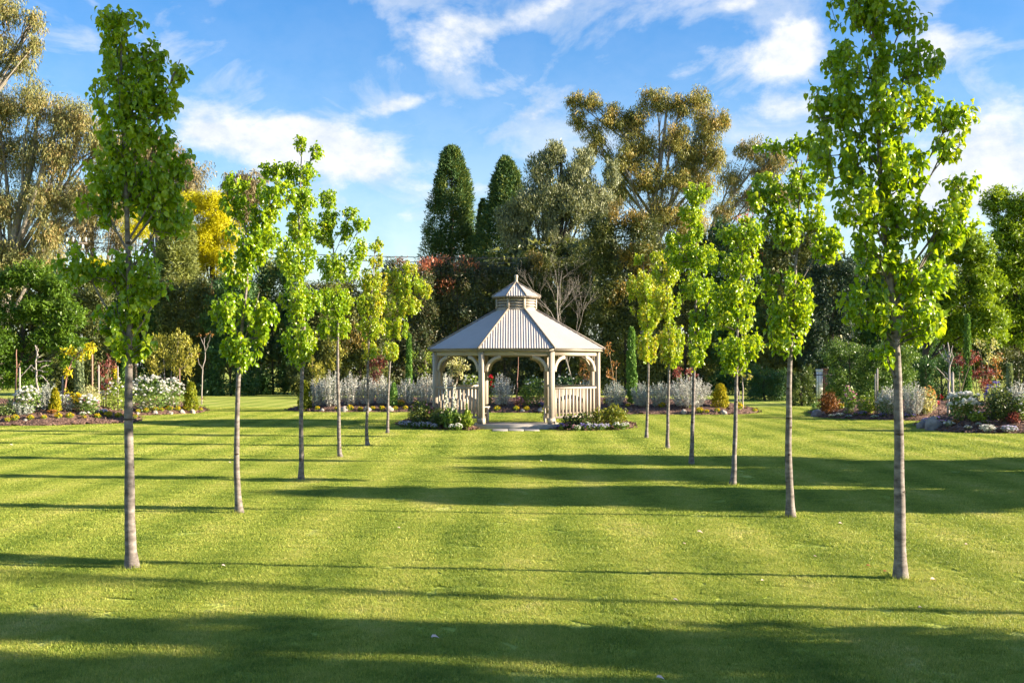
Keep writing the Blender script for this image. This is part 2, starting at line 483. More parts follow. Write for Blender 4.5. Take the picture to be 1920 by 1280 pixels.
def link(name, data, mat=None, parent=None, loc=None):
    o = bpy.data.objects.new(name, data)
    if mat is not None and data is not None and len(data.materials) == 0:
        data.materials.append(MATS[mat])
    COL.objects.link(o)
    if parent is not None:
        o.parent = parent
    if loc is not None:
        o.location = tuple(float(v) for v in loc)
    return o


def thing(name, label, cat, loc, group=None):
    o = link(name, None, loc=loc)
    o.empty_display_size = 0.2
    tag(o, label, cat, group)
    return o


def rel(parent, V):
    """world points -> the frame of the thing (and of a part of it, all parts sit at their thing's origin)"""
    root = parent
    while root.parent is not None:
        root = root.parent
    return np.asarray(V, dtype=np.float64) - np.array(root.location)


def part(parent, name, mat, V, tris=None, quads=None, rnd=None, smooth=False, kind=None, label=None):
    me = make_mesh(name, rel(parent, V), tris, quads, rnd, smooth)
    o = link(name, me, mat, parent)
    if kind:
        o['kind'] = kind
    if label:
        o['label'] = label
    return o


def single(name, label, cat, mat, V, tris=None, quads=None, rnd=None, smooth=False, loc=None, group=None, kind=None):
    V = np.asarray(V, dtype=np.float64)
    if loc is None:
        loc = np.array([V[:, 0].mean(), V[:, 1].mean(), V[:, 2].min()])
    me = make_mesh(name, V - np.asarray(loc), tris, quads, rnd, smooth)
    o = link(name, me, mat, None, loc)
    tag(o, label, cat, group, kind)
    return o


class Geo:
    """collects verts, tris and quads of one mesh"""

    def __init__(self):
        self.V, self.T, self.Q, self.R, self.n = [], [], [], [], 0

    def add(self, V, tris=None, quads=None, rnd=None):
        V = np.asarray(V, dtype=np.float64)
        if tris is not None and len(tris):
            self.T.append(np.asarray(tris) + self.n)
        if quads is not None and len(quads):
            self.Q.append(np.asarray(quads) + self.n)
        self.V.append(V)
        self.R.append(np.zeros(len(V)) if rnd is None else np.asarray(rnd))
        self.n += len(V)
        return self

    def args(self):
        return dict(V=np.concatenate(self.V), tris=np.concatenate(self.T) if self.T else None,
                    quads=np.concatenate(self.Q) if self.Q else None, rnd=np.concatenate(self.R))

    def tube(self, pts, rad, sides=6, cap=True):
        P = np.asarray(pts, dtype=np.float64)
        n = len(P)
        rad = np.broadcast_to(np.asarray(rad, dtype=np.float64), (n,))
        T = np.gradient(P, axis=0)
        T /= np.linalg.norm(T, axis=1, keepdims=True) + 1e-9
        ref = np.where(np.abs(T[:, 2:3]) < 0.9, np.array([[0, 0, 1.0]]), np.array([[1.0, 0, 0]]))
        if abs(T[0, 2]) > 0.7:
            ref = np.tile(np.array([[1.0, 0.0, 0.0]]), (n, 1))
        U = np.cross(T, ref)
        U /= np.linalg.norm(U, axis=1, keepdims=True) + 1e-9
        W = np.cross(T, U)
        a = np.arange(sides) * 2 * math.pi / sides
        ring = P[:, None, :] + rad[:, None, None] * (np.cos(a)[None, :, None] * U[:, None, :] + np.sin(a)[None, :, None] * W[:, None, :])
        V = ring.reshape(-1, 3)
        i = np.arange(n - 1)[:, None] * sides
        j = np.arange(sides)[None, :]
        k = (j + 1) % sides
        Q = np.stack([i + j, i + k, i + sides + k, i + sides + j], -1).reshape(-1, 4)
        if cap:
            V = np.concatenate([V, P[-1:] + T[-1:] * rad[-1] * 0.5, P[:1]])
            e, s = len(V) - 2, len(V) - 1
            o = (n - 1) * sides
            T3 = [[o + q, o + (q + 1) % sides, e] for q in range(sides)] + [[(q + 1) % sides, q, s] for q in range(sides)]
            return self.add(V, T3, Q)
        return self.add(V, None, Q)

    def hexa(self, c):
        """eight corners: four of the bottom in order, four of the top in order"""
        return self.add(np.asarray(c), None, [[3, 2, 1, 0], [4, 5, 6, 7], [0, 1, 5, 4], [1, 2, 6, 5], [2, 3, 7, 6], [3, 0, 4, 7]])

    def beam(self, a, b, w, h, up=(0, 0, 1), bevel=0.0):
        """a rectangular bar from a to b, w wide, h high, with chamfered long edges"""
        a, b, up = (np.asarray(v, dtype=np.float64) for v in (a, b, up))
        t = (b - a) / np.linalg.norm(b - a)
        s = np.cross(t, up)
        s /= np.linalg.norm(s)
        u = np.cross(s, t)
        if bevel <= 0:
            pr = [(-w / 2, -h / 2), (w / 2, -h / 2), (w / 2, h / 2), (-w / 2, h / 2)]
        else:
            x, y, e = w / 2, h / 2, bevel
            pr = [(-x + e, -y), (x - e, -y), (x, -y + e), (x, y - e), (x - e, y), (-x + e, y), (-x, y - e), (-x, -y + e)]
        k = len(pr)
        V = [a + s * p + u * q for p, q in pr] + [b + s * p + u * q for p, q in pr]
        Q = [[i, (i + 1) % k, k + (i + 1) % k, k + i] for i in range(k)]
        T = [[0, i + 1, i] for i in range(1, k - 1)] + [[k, k + i, k + i + 1] for i in range(1, k - 1)]
        return self.add(V, T, Q)


def unit(A):
    return A / (np.linalg.norm(A, axis=-1, keepdims=True) + 1e-9)


DIAMOND = (np.array([[0, 0, 0], [.42, -.5, .10], [1, 0, -.08], [.42, .5, .10]]), [[0, 2, 1], [0, 3, 2]])
OVATE = (np.array([[0, 0, 0], [.22, -.40, .16], [.25, 0, .05], [.22, .40, .16], [.58, -.42, .07], [.62, 0, -.07], [.58, .42, .07], [.98, 0, -.36]]),
         [[0, 2, 1], [0, 3, 2], [1, 2, 5], [1, 5, 4], [2, 3, 6], [2, 6, 5], [4, 5, 7], [5, 6, 7]])
FLAKE = (np.array([[0, -.30, 0], [.12, .42, .05], [1, 0, -.05]]), [[0, 2, 1]])
PETAL = (np.array([[0, 0, 0], [.6, -.5, .22], [1, 0, .12], [.6, .5, .22]]), [[0, 2, 1], [0, 3, 2]])


def leaf_geo(P, A, N, Ln, Wd, R, shape=DIAMOND, geo=None):
    T, Fc = shape
    k = len(T)
    n = len(P)
    A = unit(A)
    S = unit(np.cross(A, N))
    N = np.cross(S, A)
    Ln = np.broadcast_to(Ln, (n,))
    Wd = np.broadcast_to(Wd, (n,))
    V = (P[:, None, :] + A[:, None, :] * (T[None, :, 0:1] * Ln[:, None, None]) + S[:, None, :] * (T[None, :, 1:2] * Wd[:, None, None])
         + N[:, None, :] * (T[None, :, 2:3] * Ln[:, None, None]))
    fc = (np.asarray(Fc)[None] + (np.arange(n) * k)[:, None, None]).reshape(-1, 3)
    g = geo or Geo()
    return g.add(V.reshape(-1, 3), fc, None, np.repeat(R, k))


def sphere_dirs(n):
    return unit(rng.normal(size=(n, 3)))


def ells_from_boxes(boxes, Y, deep=0.9, jitter=0.25, grow=1.0):
    E = []
    for b in boxes:
        x0, x1, y0, y1 = b[:4]
        assert x1 > x0 and y1 > y0, b
        rx, rz = grow * (x1 - x0) / 2 / F * Y, grow * (y1 - y0) / 2 / F * Y
        ry = deep * 0.5 * (rx + min(rz, 1.6 * rx))
        c = at((x0 + x1) / 2, (y0 + y1) / 2, Y)
        c[1] += rng.uniform(-1, 1) * jitter * ry
        E.append((c, np.array([rx, ry, rz])))
    return E


def crown_points(E, n, sub=10, subr=0.38, shell=0.45, flat=1.0):
    """leaf sites in clumps in a set of ellipsoids: P, outward direction, per-leaf shade number"""
    vol = np.array([(r[0] * r[1] * r[2]) ** (2 / 3) for _, r in E])
    cnt = np.maximum(6, (n * vol / vol.sum()).astype(int))
    PP, OO, RR, TW = [], [], [], []
    for (c, r), m in zip(E, cnt):
        k = max(3, int(sub))
        d = sphere_dirs(k)
        cc = c + d * r * (rng.uniform(0, 1, (k, 1)) ** shell) * (1 - subr * 0.55)
        rs = subr * rng.uniform(0.6, 1.25, k)
        cl = rng.uniform(0, 1, k)
        TW.append((c, cc))
        which = rng.integers(0, k, m)
        dd = sphere_dirs(m)
        rad = rng.uniform(0, 1, (m, 1)) ** 0.45
        lim = np.minimum(r, np.sort(r)[1] * 1.15)
        P = cc[which] + dd * rad * rs[which][:, None] * lim * np.array([1, 1, flat])
        PP.append(P)
        OO.append(unit(dd * 0.7 + d[which] * 0.7))
        RR.append(np.clip(0.55 * cl[which] + 0.45 * rng.uniform(0, 1, m) + 0.0, 0, 1))
    return np.concatenate(PP), np.concatenate(OO), np.concatenate(RR), TW


UP = np.array([0, 0, 1.0])


def orient(O, style):
    n = len(O)
    rd = rng.normal(size=(n, 3))
    if style == 'broad':
        N = unit(O * 0.7 + UP * 0.55 + rd * 0.55)
        A = unit(rng.normal(size=(n, 3)) + O * 0.6 - UP * 0.35)
    elif style == 'hang':
        A = unit(rd * 0.45 - UP * 1.0 + O * 0.25)
        N = unit(O * 0.6 + rng.normal(size=(n, 3)) * 0.8)
    elif style == 'pear':
        h = O * np.array([1, 1, 0.25])
        A = unit(h * 0.75 + rd * 0.45 - UP * 0.75)
        N = unit(h * 0.7 + UP * 0.5 + rng.normal(size=(n, 3)) * 0.45)
    elif style == 'spray':
        A = unit(O * 0.75 + UP * 0.35 + rd * 0.45)
        N = unit(O * 0.6 + UP * 0.3 + rng.normal(size=(n, 3)) * 0.7)
    else:  # 'up'
        A = unit(UP * 1.0 + O * 0.35 + rd * 0.3)
        N = unit(O + rng.normal(size=(n, 3)) * 0.6)
    return A, N


def bez(a, b, c, n):
    t = np.linspace(0, 1, n)[:, None]
    return (1 - t) ** 2 * a + 2 * t * (1 - t) * b + t * t * c


def branch_geo(trunk, trad, TW, twigs=3, sides=5, tr=0.35, g=None, lift=0.15, low=0.35, high=0.7):
    """trunk polyline plus a limb to every clump group and twigs to some clumps"""
    g = g or Geo()
    trunk = np.asarray(trunk, dtype=np.float64)
    trad = np.asarray(trad, dtype=np.float64)
    g.tube(trunk, trad, max(sides + 2, 7))
    z0, z1 = trunk[0, 2], trunk[-1, 2]
    for c, cc in TW:
        zs = z0 + (c[2] - z0) * rng.uniform(low, high)
        zs = min(zs, z0 + (z1 - z0) * 0.96)
        s = np.array([np.interp(zs, trunk[:, 2], trunk[:, i]) for i in range(3)])
        rs = np.interp(zs, trunk[:, 2], trad)
        ln = np.linalg.norm(c - s)
        r0 = min(rs * 0.55, 0.02 * ln + 0.004)
        m = (s + c) / 2 + UP * ln * lift * rng.uniform(-0.6, 1) + rng.normal(size=3) * ln * 0.06
        p = bez(s, m, c, 7)
        g.tube(p, np.linspace(r0, r0 * 0.3, 7), sides)
        for q in cc[:twigs]:
            k = rng.integers(3, 7)
            b = p[k]
            mm = (b + q) / 2 + rng.normal(size=3) * np.linalg.norm(q - b) * 0.12 + UP * 0.05 * ln
            g.tube(bez(b, mm, q, 5), np.linspace(r0 * tr, r0 * tr * 0.35, 5), 4)
    return g


# ------------------------------------------------------------------ lawn and mulch beds
def make_lawn():
    S = 900.0
    xs = np.concatenate([[-S], np.linspace(-60, 60, 25), [S]])
    ys = np.concatenate([[-S], np.linspace(-10, 110, 25), [S]])
    X, Yy = np.meshgrid(xs, ys)
    V = np.stack([X.ravel(), Yy.ravel(), np.zeros(X.size)], 1)
    nx = len(xs)
    Q = [[j * nx + i, j * nx + i + 1, (j + 1) * nx + i + 1, (j + 1) * nx + i] for j in range(len(ys) - 1) for i in range(nx - 1)]
    o = single('lawn', 'wide mown lawn crossed by long low-sun shadows', None, 'lawn', V, None, Q, loc=(0, 0, 0), kind='structure')
    return o


make_lawn()


def grass(name, label, x0, x1, y0, y1, size, blades, bh, bw, density, seed):
    n = blades
    P = np.stack([rng.uniform(-size / 2, size / 2, n), rng.uniform(-size / 2, size / 2, n), np.full(n, -0.004)], 1)
    a = rng.uniform(0, 2 * math.pi, n)
    lean = rng.uniform(0.05, 0.75, n)
    A = np.stack([np.cos(a) * lean, np.sin(a) * lean, np.ones(n)], 1)
    N = np.stack([np.cos(a), np.sin(a), -lean], 1)
    sh = (np.array([[0, -.5, 0], [0, .5, 0], [.55, .38, -.05], [.55, -.38, -.05], [1, 0, -.22]]), None)
    T = sh[0]
    A, N = unit(A), unit(N)
    S = unit(np.cross(A, N))
    L = bh * rng.uniform(0.55, 1.15, n)
    V = (P[:, None] + A[:, None] * (T[None, :, :1] * L[:, None, None]) + S[:, None] * (T[None, :, 1:2] * bw) - N[:, None] * (T[None, :, 2:] * L[:, None, None])).reshape(-1, 3)
    b = (np.arange(n) * 5)[:, None]
    me = make_mesh(name, V, b + np.array([[3, 2, 4]]), b + np.array([[0, 1, 2, 3]]), np.repeat(rng.uniform(0, 1, n), 5))
    o = link(name, me, 'blades')
    tag(o, label, 'grass', None, 'stuff')
    ng = bpy.data.node_groups.new(name + '_scatter', 'GeometryNodeTree')
    ng.interface.new_socket('Geometry', in_out='INPUT', socket_type='NodeSocketGeometry')
    ng.interface.new_socket('Geometry', in_out='OUTPUT', socket_type='NodeSocketGeometry')
    gi, go = ng.nodes.new('NodeGroupInput'), ng.nodes.new('NodeGroupOutput')
    grid = ng.nodes.new('GeometryNodeMeshGrid')
    grid.inputs['Size X'].default_value = x1 - x0
    grid.inputs['Size Y'].default_value = y1 - y0
    tr = ng.nodes.new('GeometryNodeTransform')
    tr.inputs['Translation'].default_value = ((x0 + x1) / 2, (y0 + y1) / 2, 0)
    step = size * 0.66
    grid.inputs['Vertices X'].default_value = int((x1 - x0) / step)
    grid.inputs['Vertices Y'].default_value = int((y1 - y0) / step)
    off = ng.nodes.new('FunctionNodeRandomValue')
    off.data_type = 'FLOAT_VECTOR'
    off.inputs[0].default_value = (-step * .4, -step * .4, -.004)
    off.inputs[1].default_value = (step * .4, step * .4, .004)
    off.inputs['Seed'].default_value = seed
    dp = ng.nodes.new('GeometryNodeSetPosition')
    inst = ng.nodes.new('GeometryNodeInstanceOnPoints')
    rv = ng.nodes.new('FunctionNodeRandomValue')
    rv.data_type = 'FLOAT_VECTOR'
    rv.inputs[0].default_value = (0, 0, 0)
    rv.inputs[1].default_value = (0, 0, 6.2832)
    sv = ng.nodes.new('FunctionNodeRandomValue')
    sv.data_type = 'FLOAT'
    sv.inputs[2].default_value = 0.75
    sv.inputs[3].default_value = 1.2
    k = ng.links.new
    k(grid.outputs['Mesh'], tr.inputs['Geometry'])
    k(tr.outputs['Geometry'], dp.inputs['Geometry'])
    k(off.outputs[0], dp.inputs['Offset'])
    k(dp.outputs['Geometry'], inst.inputs['Points'])
    k(gi.outputs[0], inst.inputs['Instance'])
    k(rv.outputs[0], inst.inputs['Rotation'])
    k(sv.outputs[1], inst.inputs['Scale'])
    k(inst.outputs['Instances'], go.inputs[0])
    o.modifiers.new('scatter', 'NODES').node_group = ng
    return o


grass('lawn_grass', 'short mown grass blades of the lawn nearest the viewer', -7.0, 7.0, 5.4, 11.0, 0.34, 2500, 0.025, 0.0040, 14.0, 3)
grass('lawn_grass', 'short mown grass between the tree rows, middle of the lawn', -12.5, 12.5, 11.0, 23.0, 0.5, 2100, 0.027, 0.0070, 6.5, 4)
grass('lawn_grass', 'short mown grass round the gazebo and the mulch beds', -27, 27, 23.0, 50.0, 0.9, 1700, 0.030, 0.015, 2.0, 5)

MOUNDS = []


def seg_dist(P, poly, sign=True):
    """signed distance (inside positive) of points to a closed polygon"""
    P = np.asarray(P, dtype=np.float64)
    poly = np.asarray(poly, dtype=np.float64)
    d = np.full(len(P), 1e9)
    inside = np.zeros(len(P), dtype=bool)
    for a, b in zip(poly, np.roll(poly, -1, axis=0)):
        e = b - a
        t = np.clip(((P - a) @ e) / (e @ e), 0, 1)
        d = np.minimum(d, np.linalg.norm(P - a - t[:, None] * e, axis=1))
        c = (a[1] > P[:, 1]) != (b[1] > P[:, 1])
        xi = a[0] + (P[:, 1] - a[1]) / (b[1] - a[1] + 1e-12) * e[0]
        inside ^= c & (P[:, 0] < xi)
    return np.where(inside, d, -d)


def lumps(x, y):
    return (np.sin(x * 2.3 + 1.1 * np.sin(y * 1.7)) * np.sin(y * 2.9 + 0.7) * 0.5 + np.sin(x * 6.1 + y * 3.3) * np.sin(y * 7.3 - x * 2.1) * 0.3)


def mound_z(x, y):
    x, y = np.atleast_1d(x).astype(float), np.atleast_1d(y).astype(float)
    z = np.zeros(len(x))
    for poly, H, w in MOUNDS:
        d = seg_dist(np.stack([x, y], 1), poly)
        t = np.clip(d / w, 0, 1)
        z = np.maximum(z, np.where(d > 0, H * (t * (2 - t)) * (1 + 0.12 * lumps(x, y)), 0))
    return z


def mound(label, front, back, H, w, res, chips):
    poly = [ground(px, py)[:2] for px, py in front] + [at(px, HY, Y)[:2] for px, Y in back]
    poly = np.array(poly)
    MOUNDS.append((poly, H, w))
    x0, y0 = poly.min(0) - 0.2
    x1, y1 = poly.max(0) + 0.2
    xs = np.arange(x0, x1 + res, res)
    ys = np.arange(y0, y1 + res, res)
    X, Yy = np.meshgrid(xs, ys)
    pts = np.stack([X.ravel(), Yy.ravel()], 1)
    d = seg_dist(pts, poly)
    t = np.clip(d / w, 0, 1)
    z = np.where(d > 0, H * (t * (2 - t)) * (1 + 0.12 * lumps(pts[:, 0], pts[:, 1])) + 0.045 + rng.uniform(-.03, .03, len(d)), -0.03)
    # pull the first row outside onto the edge so that the rim is a clean curve
    V = np.stack([pts[:, 0], pts[:, 1], z], 1)
    nx = len(xs)
    keep = d > -res * 0.9
    Q = []
    for j in range(len(ys) - 1):
        r = np.arange(nx - 1) + j * nx
        q = np.stack([r, r + 1, r + nx + 1, r + nx], 1)
        Q.append(q[(keep[q].all(1)) & (d[q].max(1) > 0)])
    Q = np.concatenate(Q)
    used = np.unique(Q)
    remap = np.full(len(V), -1)
    remap[used] = np.arange(len(used))
    bed = single('mulch_bed', label, None, 'mulch', V[used], None, remap[Q], smooth=True, kind='structure')
    # loose bark chips on top
    c = []
    while sum(len(q) for q in c) < chips:
        p = np.stack([rng.uniform(x0, x1, chips), rng.uniform(y0, y1, chips)], 1)
        c.append(p[seg_dist(p, poly) > -0.12])
    p = np.concatenate(c)[:chips]
    P = np.stack([p[:, 0], p[:, 1], mound_z(p[:, 0], p[:, 1]) + 0.05], 1)
    A = unit(rng.normal(size=(chips, 3)) * np.array([1, 1, .35]))
    N = unit(rng.normal(size=(chips, 3)) * 0.5 + UP)
    g = leaf_geo(P, A, N, rng.uniform(.05, .14, chips), rng.uniform(.03, .06, chips), rng.uniform(0, 1, chips))
    a = g.args()
    me = make_mesh('bark_chips', a['V'] - np.array(bed.location), a['tris'], None, a['rnd'])
    o = link('bark_chips', me, 'mulch_chip', bed)
    o['kind'] = 'stuff'
    return bed


mound('red-brown mulch bed at left edge holding roses and stakes', [(-140, 803), (0, 799), (80, 798.5), (162, 796), (225, 794), (252, 792.5), (262, 789)],
      [(255, 41), (215, 45), (100, 47), (-170, 47)], .46, 2.6, .16, 9000)
mound('low mulch bed behind the first left one, under the white rose hedge', [(238, 783), (262, 779), (300, 778), (350, 776), (375, 774.5), (386, 771)],
      [(384, 48), (360, 51), (230, 51)], .34, 2.0, .16, 3500)
mound('long mulch bed running behind the gazebo under silver shrubs', [(537, 769.5), (552, 771.5), (600, 773), (700, 773), (800, 773), (1000, 774.5), (1200, 777), (1330, 778), (1400, 777), (1424, 774)],
      [(1412, 48), (1200, 52), (900, 53), (650, 52), (556, 49)], .38, 2.4, .17, 9000)
mound('far right mulch bed edged with a boulder and violet flowers', [(1519, 775), (1527, 780), (1545, 784), (1600, 786.5), (1718, 789.5), (1800, 789)],
      [(1960, 44), (1700, 48), (1530, 47)], .42, 2.0, .16, 4000)
mound('near right mulch bed edged with rocks and alyssum cushions', [(1719, 798), (1738, 806), (1778, 810.5), (1850, 812.5), (2010, 815)],
      [(2040, 41), (1800, 38.6), (1727, 36)], .48, 2.0, .14, 5000)
mound('small planting bed hugging the left side of the gazebo', [(748, 796), (758, 802), (820, 805.5), (880, 807), (896, 806)],
      [(896, 33.6), (850, 35.6), (800, 37), (752, 36.2)], .14, .6, .09, 1500)
mound('small planting bed hugging the right side of the gazebo', [(1042, 806), (1100, 807.5), (1160, 806.5), (1187, 803)],
      [(1184, 35.4), (1130, 36.4), (1085, 35.2), (1042, 33.6)], .14, .6, .09, 1500)


def spot(px, py):
    """first point of the lawn or a mulch bed behind a photo pixel"""
    Y = np.linspace(6, 90, 1700)
    X = (px - CX) / F * Y
    zr = EYE - (py - HY) / F * Y
    hit = np.nonzero(zr <= mound_z(X, Y) + 0.03)[0]
    i = hit[0]
    return np.array([X[i], Y[i], zr[i]])


# ------------------------------------------------------------------ the gazebo
GX, GY = (968 - CX) / F * 35.4, 35.4
OCT = math.tan(math.pi / 8)


def octo(ap, z, k):
    """corner k of a regular octagon with apothem ap, front face (towards the viewer) between corners 0 and 1"""
    a = -math.pi / 2 - math.pi / 8 + k * math.pi / 4
    r = ap / math.cos(math.pi / 8)
    return np.array([GX + r * math.cos(a), GY + r * math.sin(a), z])


def gazebo():
    G = thing('gazebo', 'octagonal beige timber gazebo with corrugated grey roof and louvred cupola', 'gazebo', (GX, GY, 0))
    FZ = 0.15
    # concrete entrance slab under the open front bay; the other bays stand on the lawn
    a0, b0, c0, d0 = octo(2.76, 0, 0), octo(2.76, 0, 1), octo(1.3, 0, 1), octo(1.3, 0, 0)
    c0[0], d0[0] = b0[0] + .12, a0[0] - .12
    a0[0] -= .1
    b0[0] += .1
    ring = [np.array([a0, b0, c0, d0]) + UP * z for z in (0, FZ - .025)]
    cen = ring[0].mean(0)
    ring.append(cen + (ring[0] - cen) * .988 + UP * FZ)
    V = np.concatenate(ring)
    Q = [[k + o, (k + 1) % 4 + o, (k + 1) % 4 + 4 + o, k + 4 + o] for o in (0, 4) for k in range(4)] + [[8, 9, 10, 11]]
    part(G, 'entrance_slab', 'concrete', V, None, Q)
    EZ, TZ, EA, TA = 2.36, 3.56, 2.63, 0.60
    PA = 2.45
    # roof: eight corrugated sheets
    def roof_sheet(parent, name, ea, ez, ta, tz, k, pitch, amp):
        a, b, c, d = octo(ea, ez, k), octo(ea, ez, k + 1), octo(ta, tz, k + 1), octo(ta, tz, k)
        s = np.linalg.norm(b - a)
        t = np.linalg.norm(c - d)
        ux = (b - a) / s
        m0, m1 = (a + b) / 2, (c + d) / 2
        uy = m1 - m0
        Ls = np.linalg.norm(uy)
        uy /= Ls
        nn = np.cross(ux, uy)
        per = 8
        cols = int(round(s / pitch)) * per
        xs = np.linspace(-s / 2, s / 2, cols + 1)
        lim = np.where(np.abs(xs) <= t / 2, Ls, (s / 2 - np.abs(xs)) / max(1e-6, (s - t) / 2) * Ls)
        lim = np.clip(lim, 0.0, Ls)
        h = amp * np.cos(xs / pitch * 2 * math.pi)
        lo = m0 + xs[:, None] * ux + (h[:, None]) * nn - uy * 0.03
        hi = m0 + xs[:, None] * ux + lim[:, None] * uy + (h[:, None]) * nn
        V = np.concatenate([lo, hi])
        n = len(xs)
        i = np.arange(n - 1)
        Q = np.stack([i, i + 1, n + i + 1, n + i], 1)
        return part(parent, name, 'roof_metal', V, None, Q, smooth=True)
    for k in range(8):
        roof_sheet(G, 'roof_panel', EA, EZ, TA, TZ, k, 0.0745, 0.0062)
        a, d = octo(EA + .012, EZ + .012, k), octo(TA, TZ + .022, k)
        g = Geo()
        g.tube([a, (a + d) / 2, d], 0.028, 8)
        g.tube([a - UP * .02 + (a - d) / np.linalg.norm(a - d) * .0, a + (a - d) / np.linalg.norm(a - d) * .035], 0.038, 8)
        part(G, 'hip_capping', 'trim_paint', smooth=True, **g.args())
        g = Geo()
        a, b = octo(EA - .03, EZ - .05, k), octo(EA - .03, EZ - .05, k + 1)
        g.beam(a, b, .025, .085, bevel=.006)
        part(G, 'fascia', 'trim_paint', **g.args())
        # beam on the posts
        g = Geo()
        a, b = octo(PA, EZ - .155, k), octo(PA, EZ - .155, k + 1)
        g.beam(a, b, .07, .14, bevel=.008)
        part(G, 'beam', 'timber_paint', **g.args())
        # rafter
        g = Geo()
        g.beam(octo(EA - .12, EZ - .02, k), octo(TA - .02, TZ - .10, k), .05, .10, bevel=.006)
        part(G, 'rafter', 'timber_paint', **g.args())
        # post: square timber turned to the centre, chamfered, with a wider foot and a cap under the beam
        p = octo(PA, 0, k)
        q = np.array([GX, GY, 0]) - p
        q /= np.linalg.norm(q)
        g = Geo()
        fz = FZ if k in (0, 1) else 0.0
        g.beam(p + UP * fz, p + UP * (EZ - .04), .145, .145, up=q, bevel=.014)
        po = part(G, 'post', 'timber_paint', **g.args())
        g = Geo()
        g.beam(p + UP * (fz + .001), p + UP * (fz + .17), .185, .185, up=q, bevel=.016)
        part(po, 'post_foot', 'timber_paint', **g.args())
        # curved brackets to both neighbours
        for j in (k - 1, k + 1):
            r = octo(PA, 0, j)
            t = (r - p) / np.linalg.norm(r - p)
            cen = p + t * .56
            R0, R1 = .47, .37
            g = Geo()
            side = np.cross(t, UP) * .022
            ang = np.linspace(math.pi, math.pi / 2, 9)
            rows = []
            for a_ in ang:
                for R in (R1, R0):
                    pt = cen + t * math.cos(a_) * R * 1.0 + UP * (EZ - .225 - .47 + math.sin(a_) * R)
                    rows += [pt - side, pt + side]
            V = np.array(rows)
            Q = []
            for i in range(8):
                o = i * 4
                Q += [[o, o + 4, o + 5, o + 1], [o + 2, o + 3, o + 7, o + 6], [o, o + 2, o + 6, o + 4], [o + 1, o + 5, o + 7, o + 3]]
            Q += [[0, 1, 3, 2], [32, 34, 35, 33]]
            g.add(V, None, Q)
            part(G, 'bracket', 'timber_light', **g.args())
    # balustrades: the front and the back bay stay open
    for k in (1, 2, 3, 5, 6, 7):
        p, q = octo(PA, 0, k), octo(PA, 0, k + 1)
        t = (q - p) / np.linalg.norm(q - p)
        a, b = p + t * .09, q - t * .09
        g = Geo()
        g.beam(a + UP * 1.185, b + UP * 1.185, .085, .06, bevel=.012)
        part(G, 'top_rail', 'timber_paint', **g.args())
        g = Geo()
        g.beam(a + UP * .335, b + UP * .335, .06, .07, bevel=.008)
        part(G, 'bottom_rail', 'timber_paint', **g.args())
        ln = np.linalg.norm(b - a)
        nb = 12
        for i in range(nb):
            c = a + t * ln * (i + .5) / nb
            g = Geo()
            g.beam(c + UP * .36, c + UP * 1.16, .062, .04, up=np.cross(t, UP), bevel=.006)
            part(G, 'baluster', 'timber_paint', **g.args())
    # cupola
    CZ0, CZ1, CA = 3.50, 3.98, 0.595
    cup = link('cupola', None, None, G)
    for nm, z, h in (('upper_ring', CZ1 - .02, .07), ('lower_ring', CZ0 + .06, .09)):
        V = [octo(a, zz, k) for zz in (z - h / 2, z + h / 2) for a in (CA - .025, CA + .025) for k in range(8)]
        Q = []
        for k in range(8):
            j = (k + 1) % 8
            Q += [[k, j, 8 + j, 8 + k], [24 + k, 24 + j, 16 + j, 16 + k], [8 + k, 8 + j, 24 + j, 24 + k], [j, k, 16 + k, 16 + j]]
        part(cup, nm, 'timber_paint', V, None, Q)
    for k in range(8):
        g = Geo()
        p = octo(CA, 0, k)
        q = np.array([GX, GY, 0]) - p
        g.beam(p + UP * CZ0, p + UP * CZ1, .07, .07, up=q / np.linalg.norm(q), bevel=.008)
        part(cup, 'cupola_post', 'timber_paint', **g.args())
        a, b = octo(CA - .01, 0, k), octo(CA - .01, 0, k + 1)
        out = (a + b) / 2 - np.array([GX, GY, 0])
        out /= np.linalg.norm(out)
        t = (b - a) / np.linalg.norm(b - a)
        for i in range(4):
            z = CZ0 + .135 + i * .085
            g = Geo()
            lo, hi = out * .035 - UP * .048, -out * .030 + UP * .040
            th = (out * .5 + UP * .5) * .014
            A_, B_ = a + t * .03 + UP * z, b - t * .03 + UP * z
            g.hexa([A_ + lo, B_ + lo, B_ + hi, A_ + hi, A_ + lo + th, B_ + lo + th, B_ + hi + th, A_ + hi + th])
            part(cup, 'louvre', 'timber_paint', **g.args())
    for k in range(8):
        roof_sheet(cup, 'cupola_roof_panel', .74, 3.985, .03, 4.43, k, 0.0745, 0.007)
        g = Geo()
        a, d = octo(.745, 3.99, k), octo(.03, 4.445, k)
        g.tube([a, (a + d) / 2, d], 0.022, 8)
        g.beam(octo(.725, 3.955, k), octo(.725, 3.955, k + 1), .02, .05)
        part(cup, 'cupola_trim', 'trim_paint', smooth=False, **g.args())
    # turned finial
    prof = [(0, 4.40), (.075, 4.40), (.085, 4.43), (.05, 4.46), (.042, 4.55), (.055, 4.57), (.045, 4.585), (.058, 4.61), (.058, 4.64), (.04, 4.665), (0, 4.675)]
    g = Geo()
    n = 12
    V = [[GX + r * math.cos(i * 2 * math.pi / n), GY + r * math.sin(i * 2 * math.pi / n), z] for r, z in prof for i in range(n)]
    Q = [[j * n + i, j * n + (i + 1) % n, (j + 1) * n + (i + 1) % n, (j + 1) * n + i] for j in range(len(prof) - 1) for i in range(n)]
    g.add(V, None, Q)
    part(cup, 'finial', 'timber_light', smooth=True, **g.args())
    return G


gazebo()


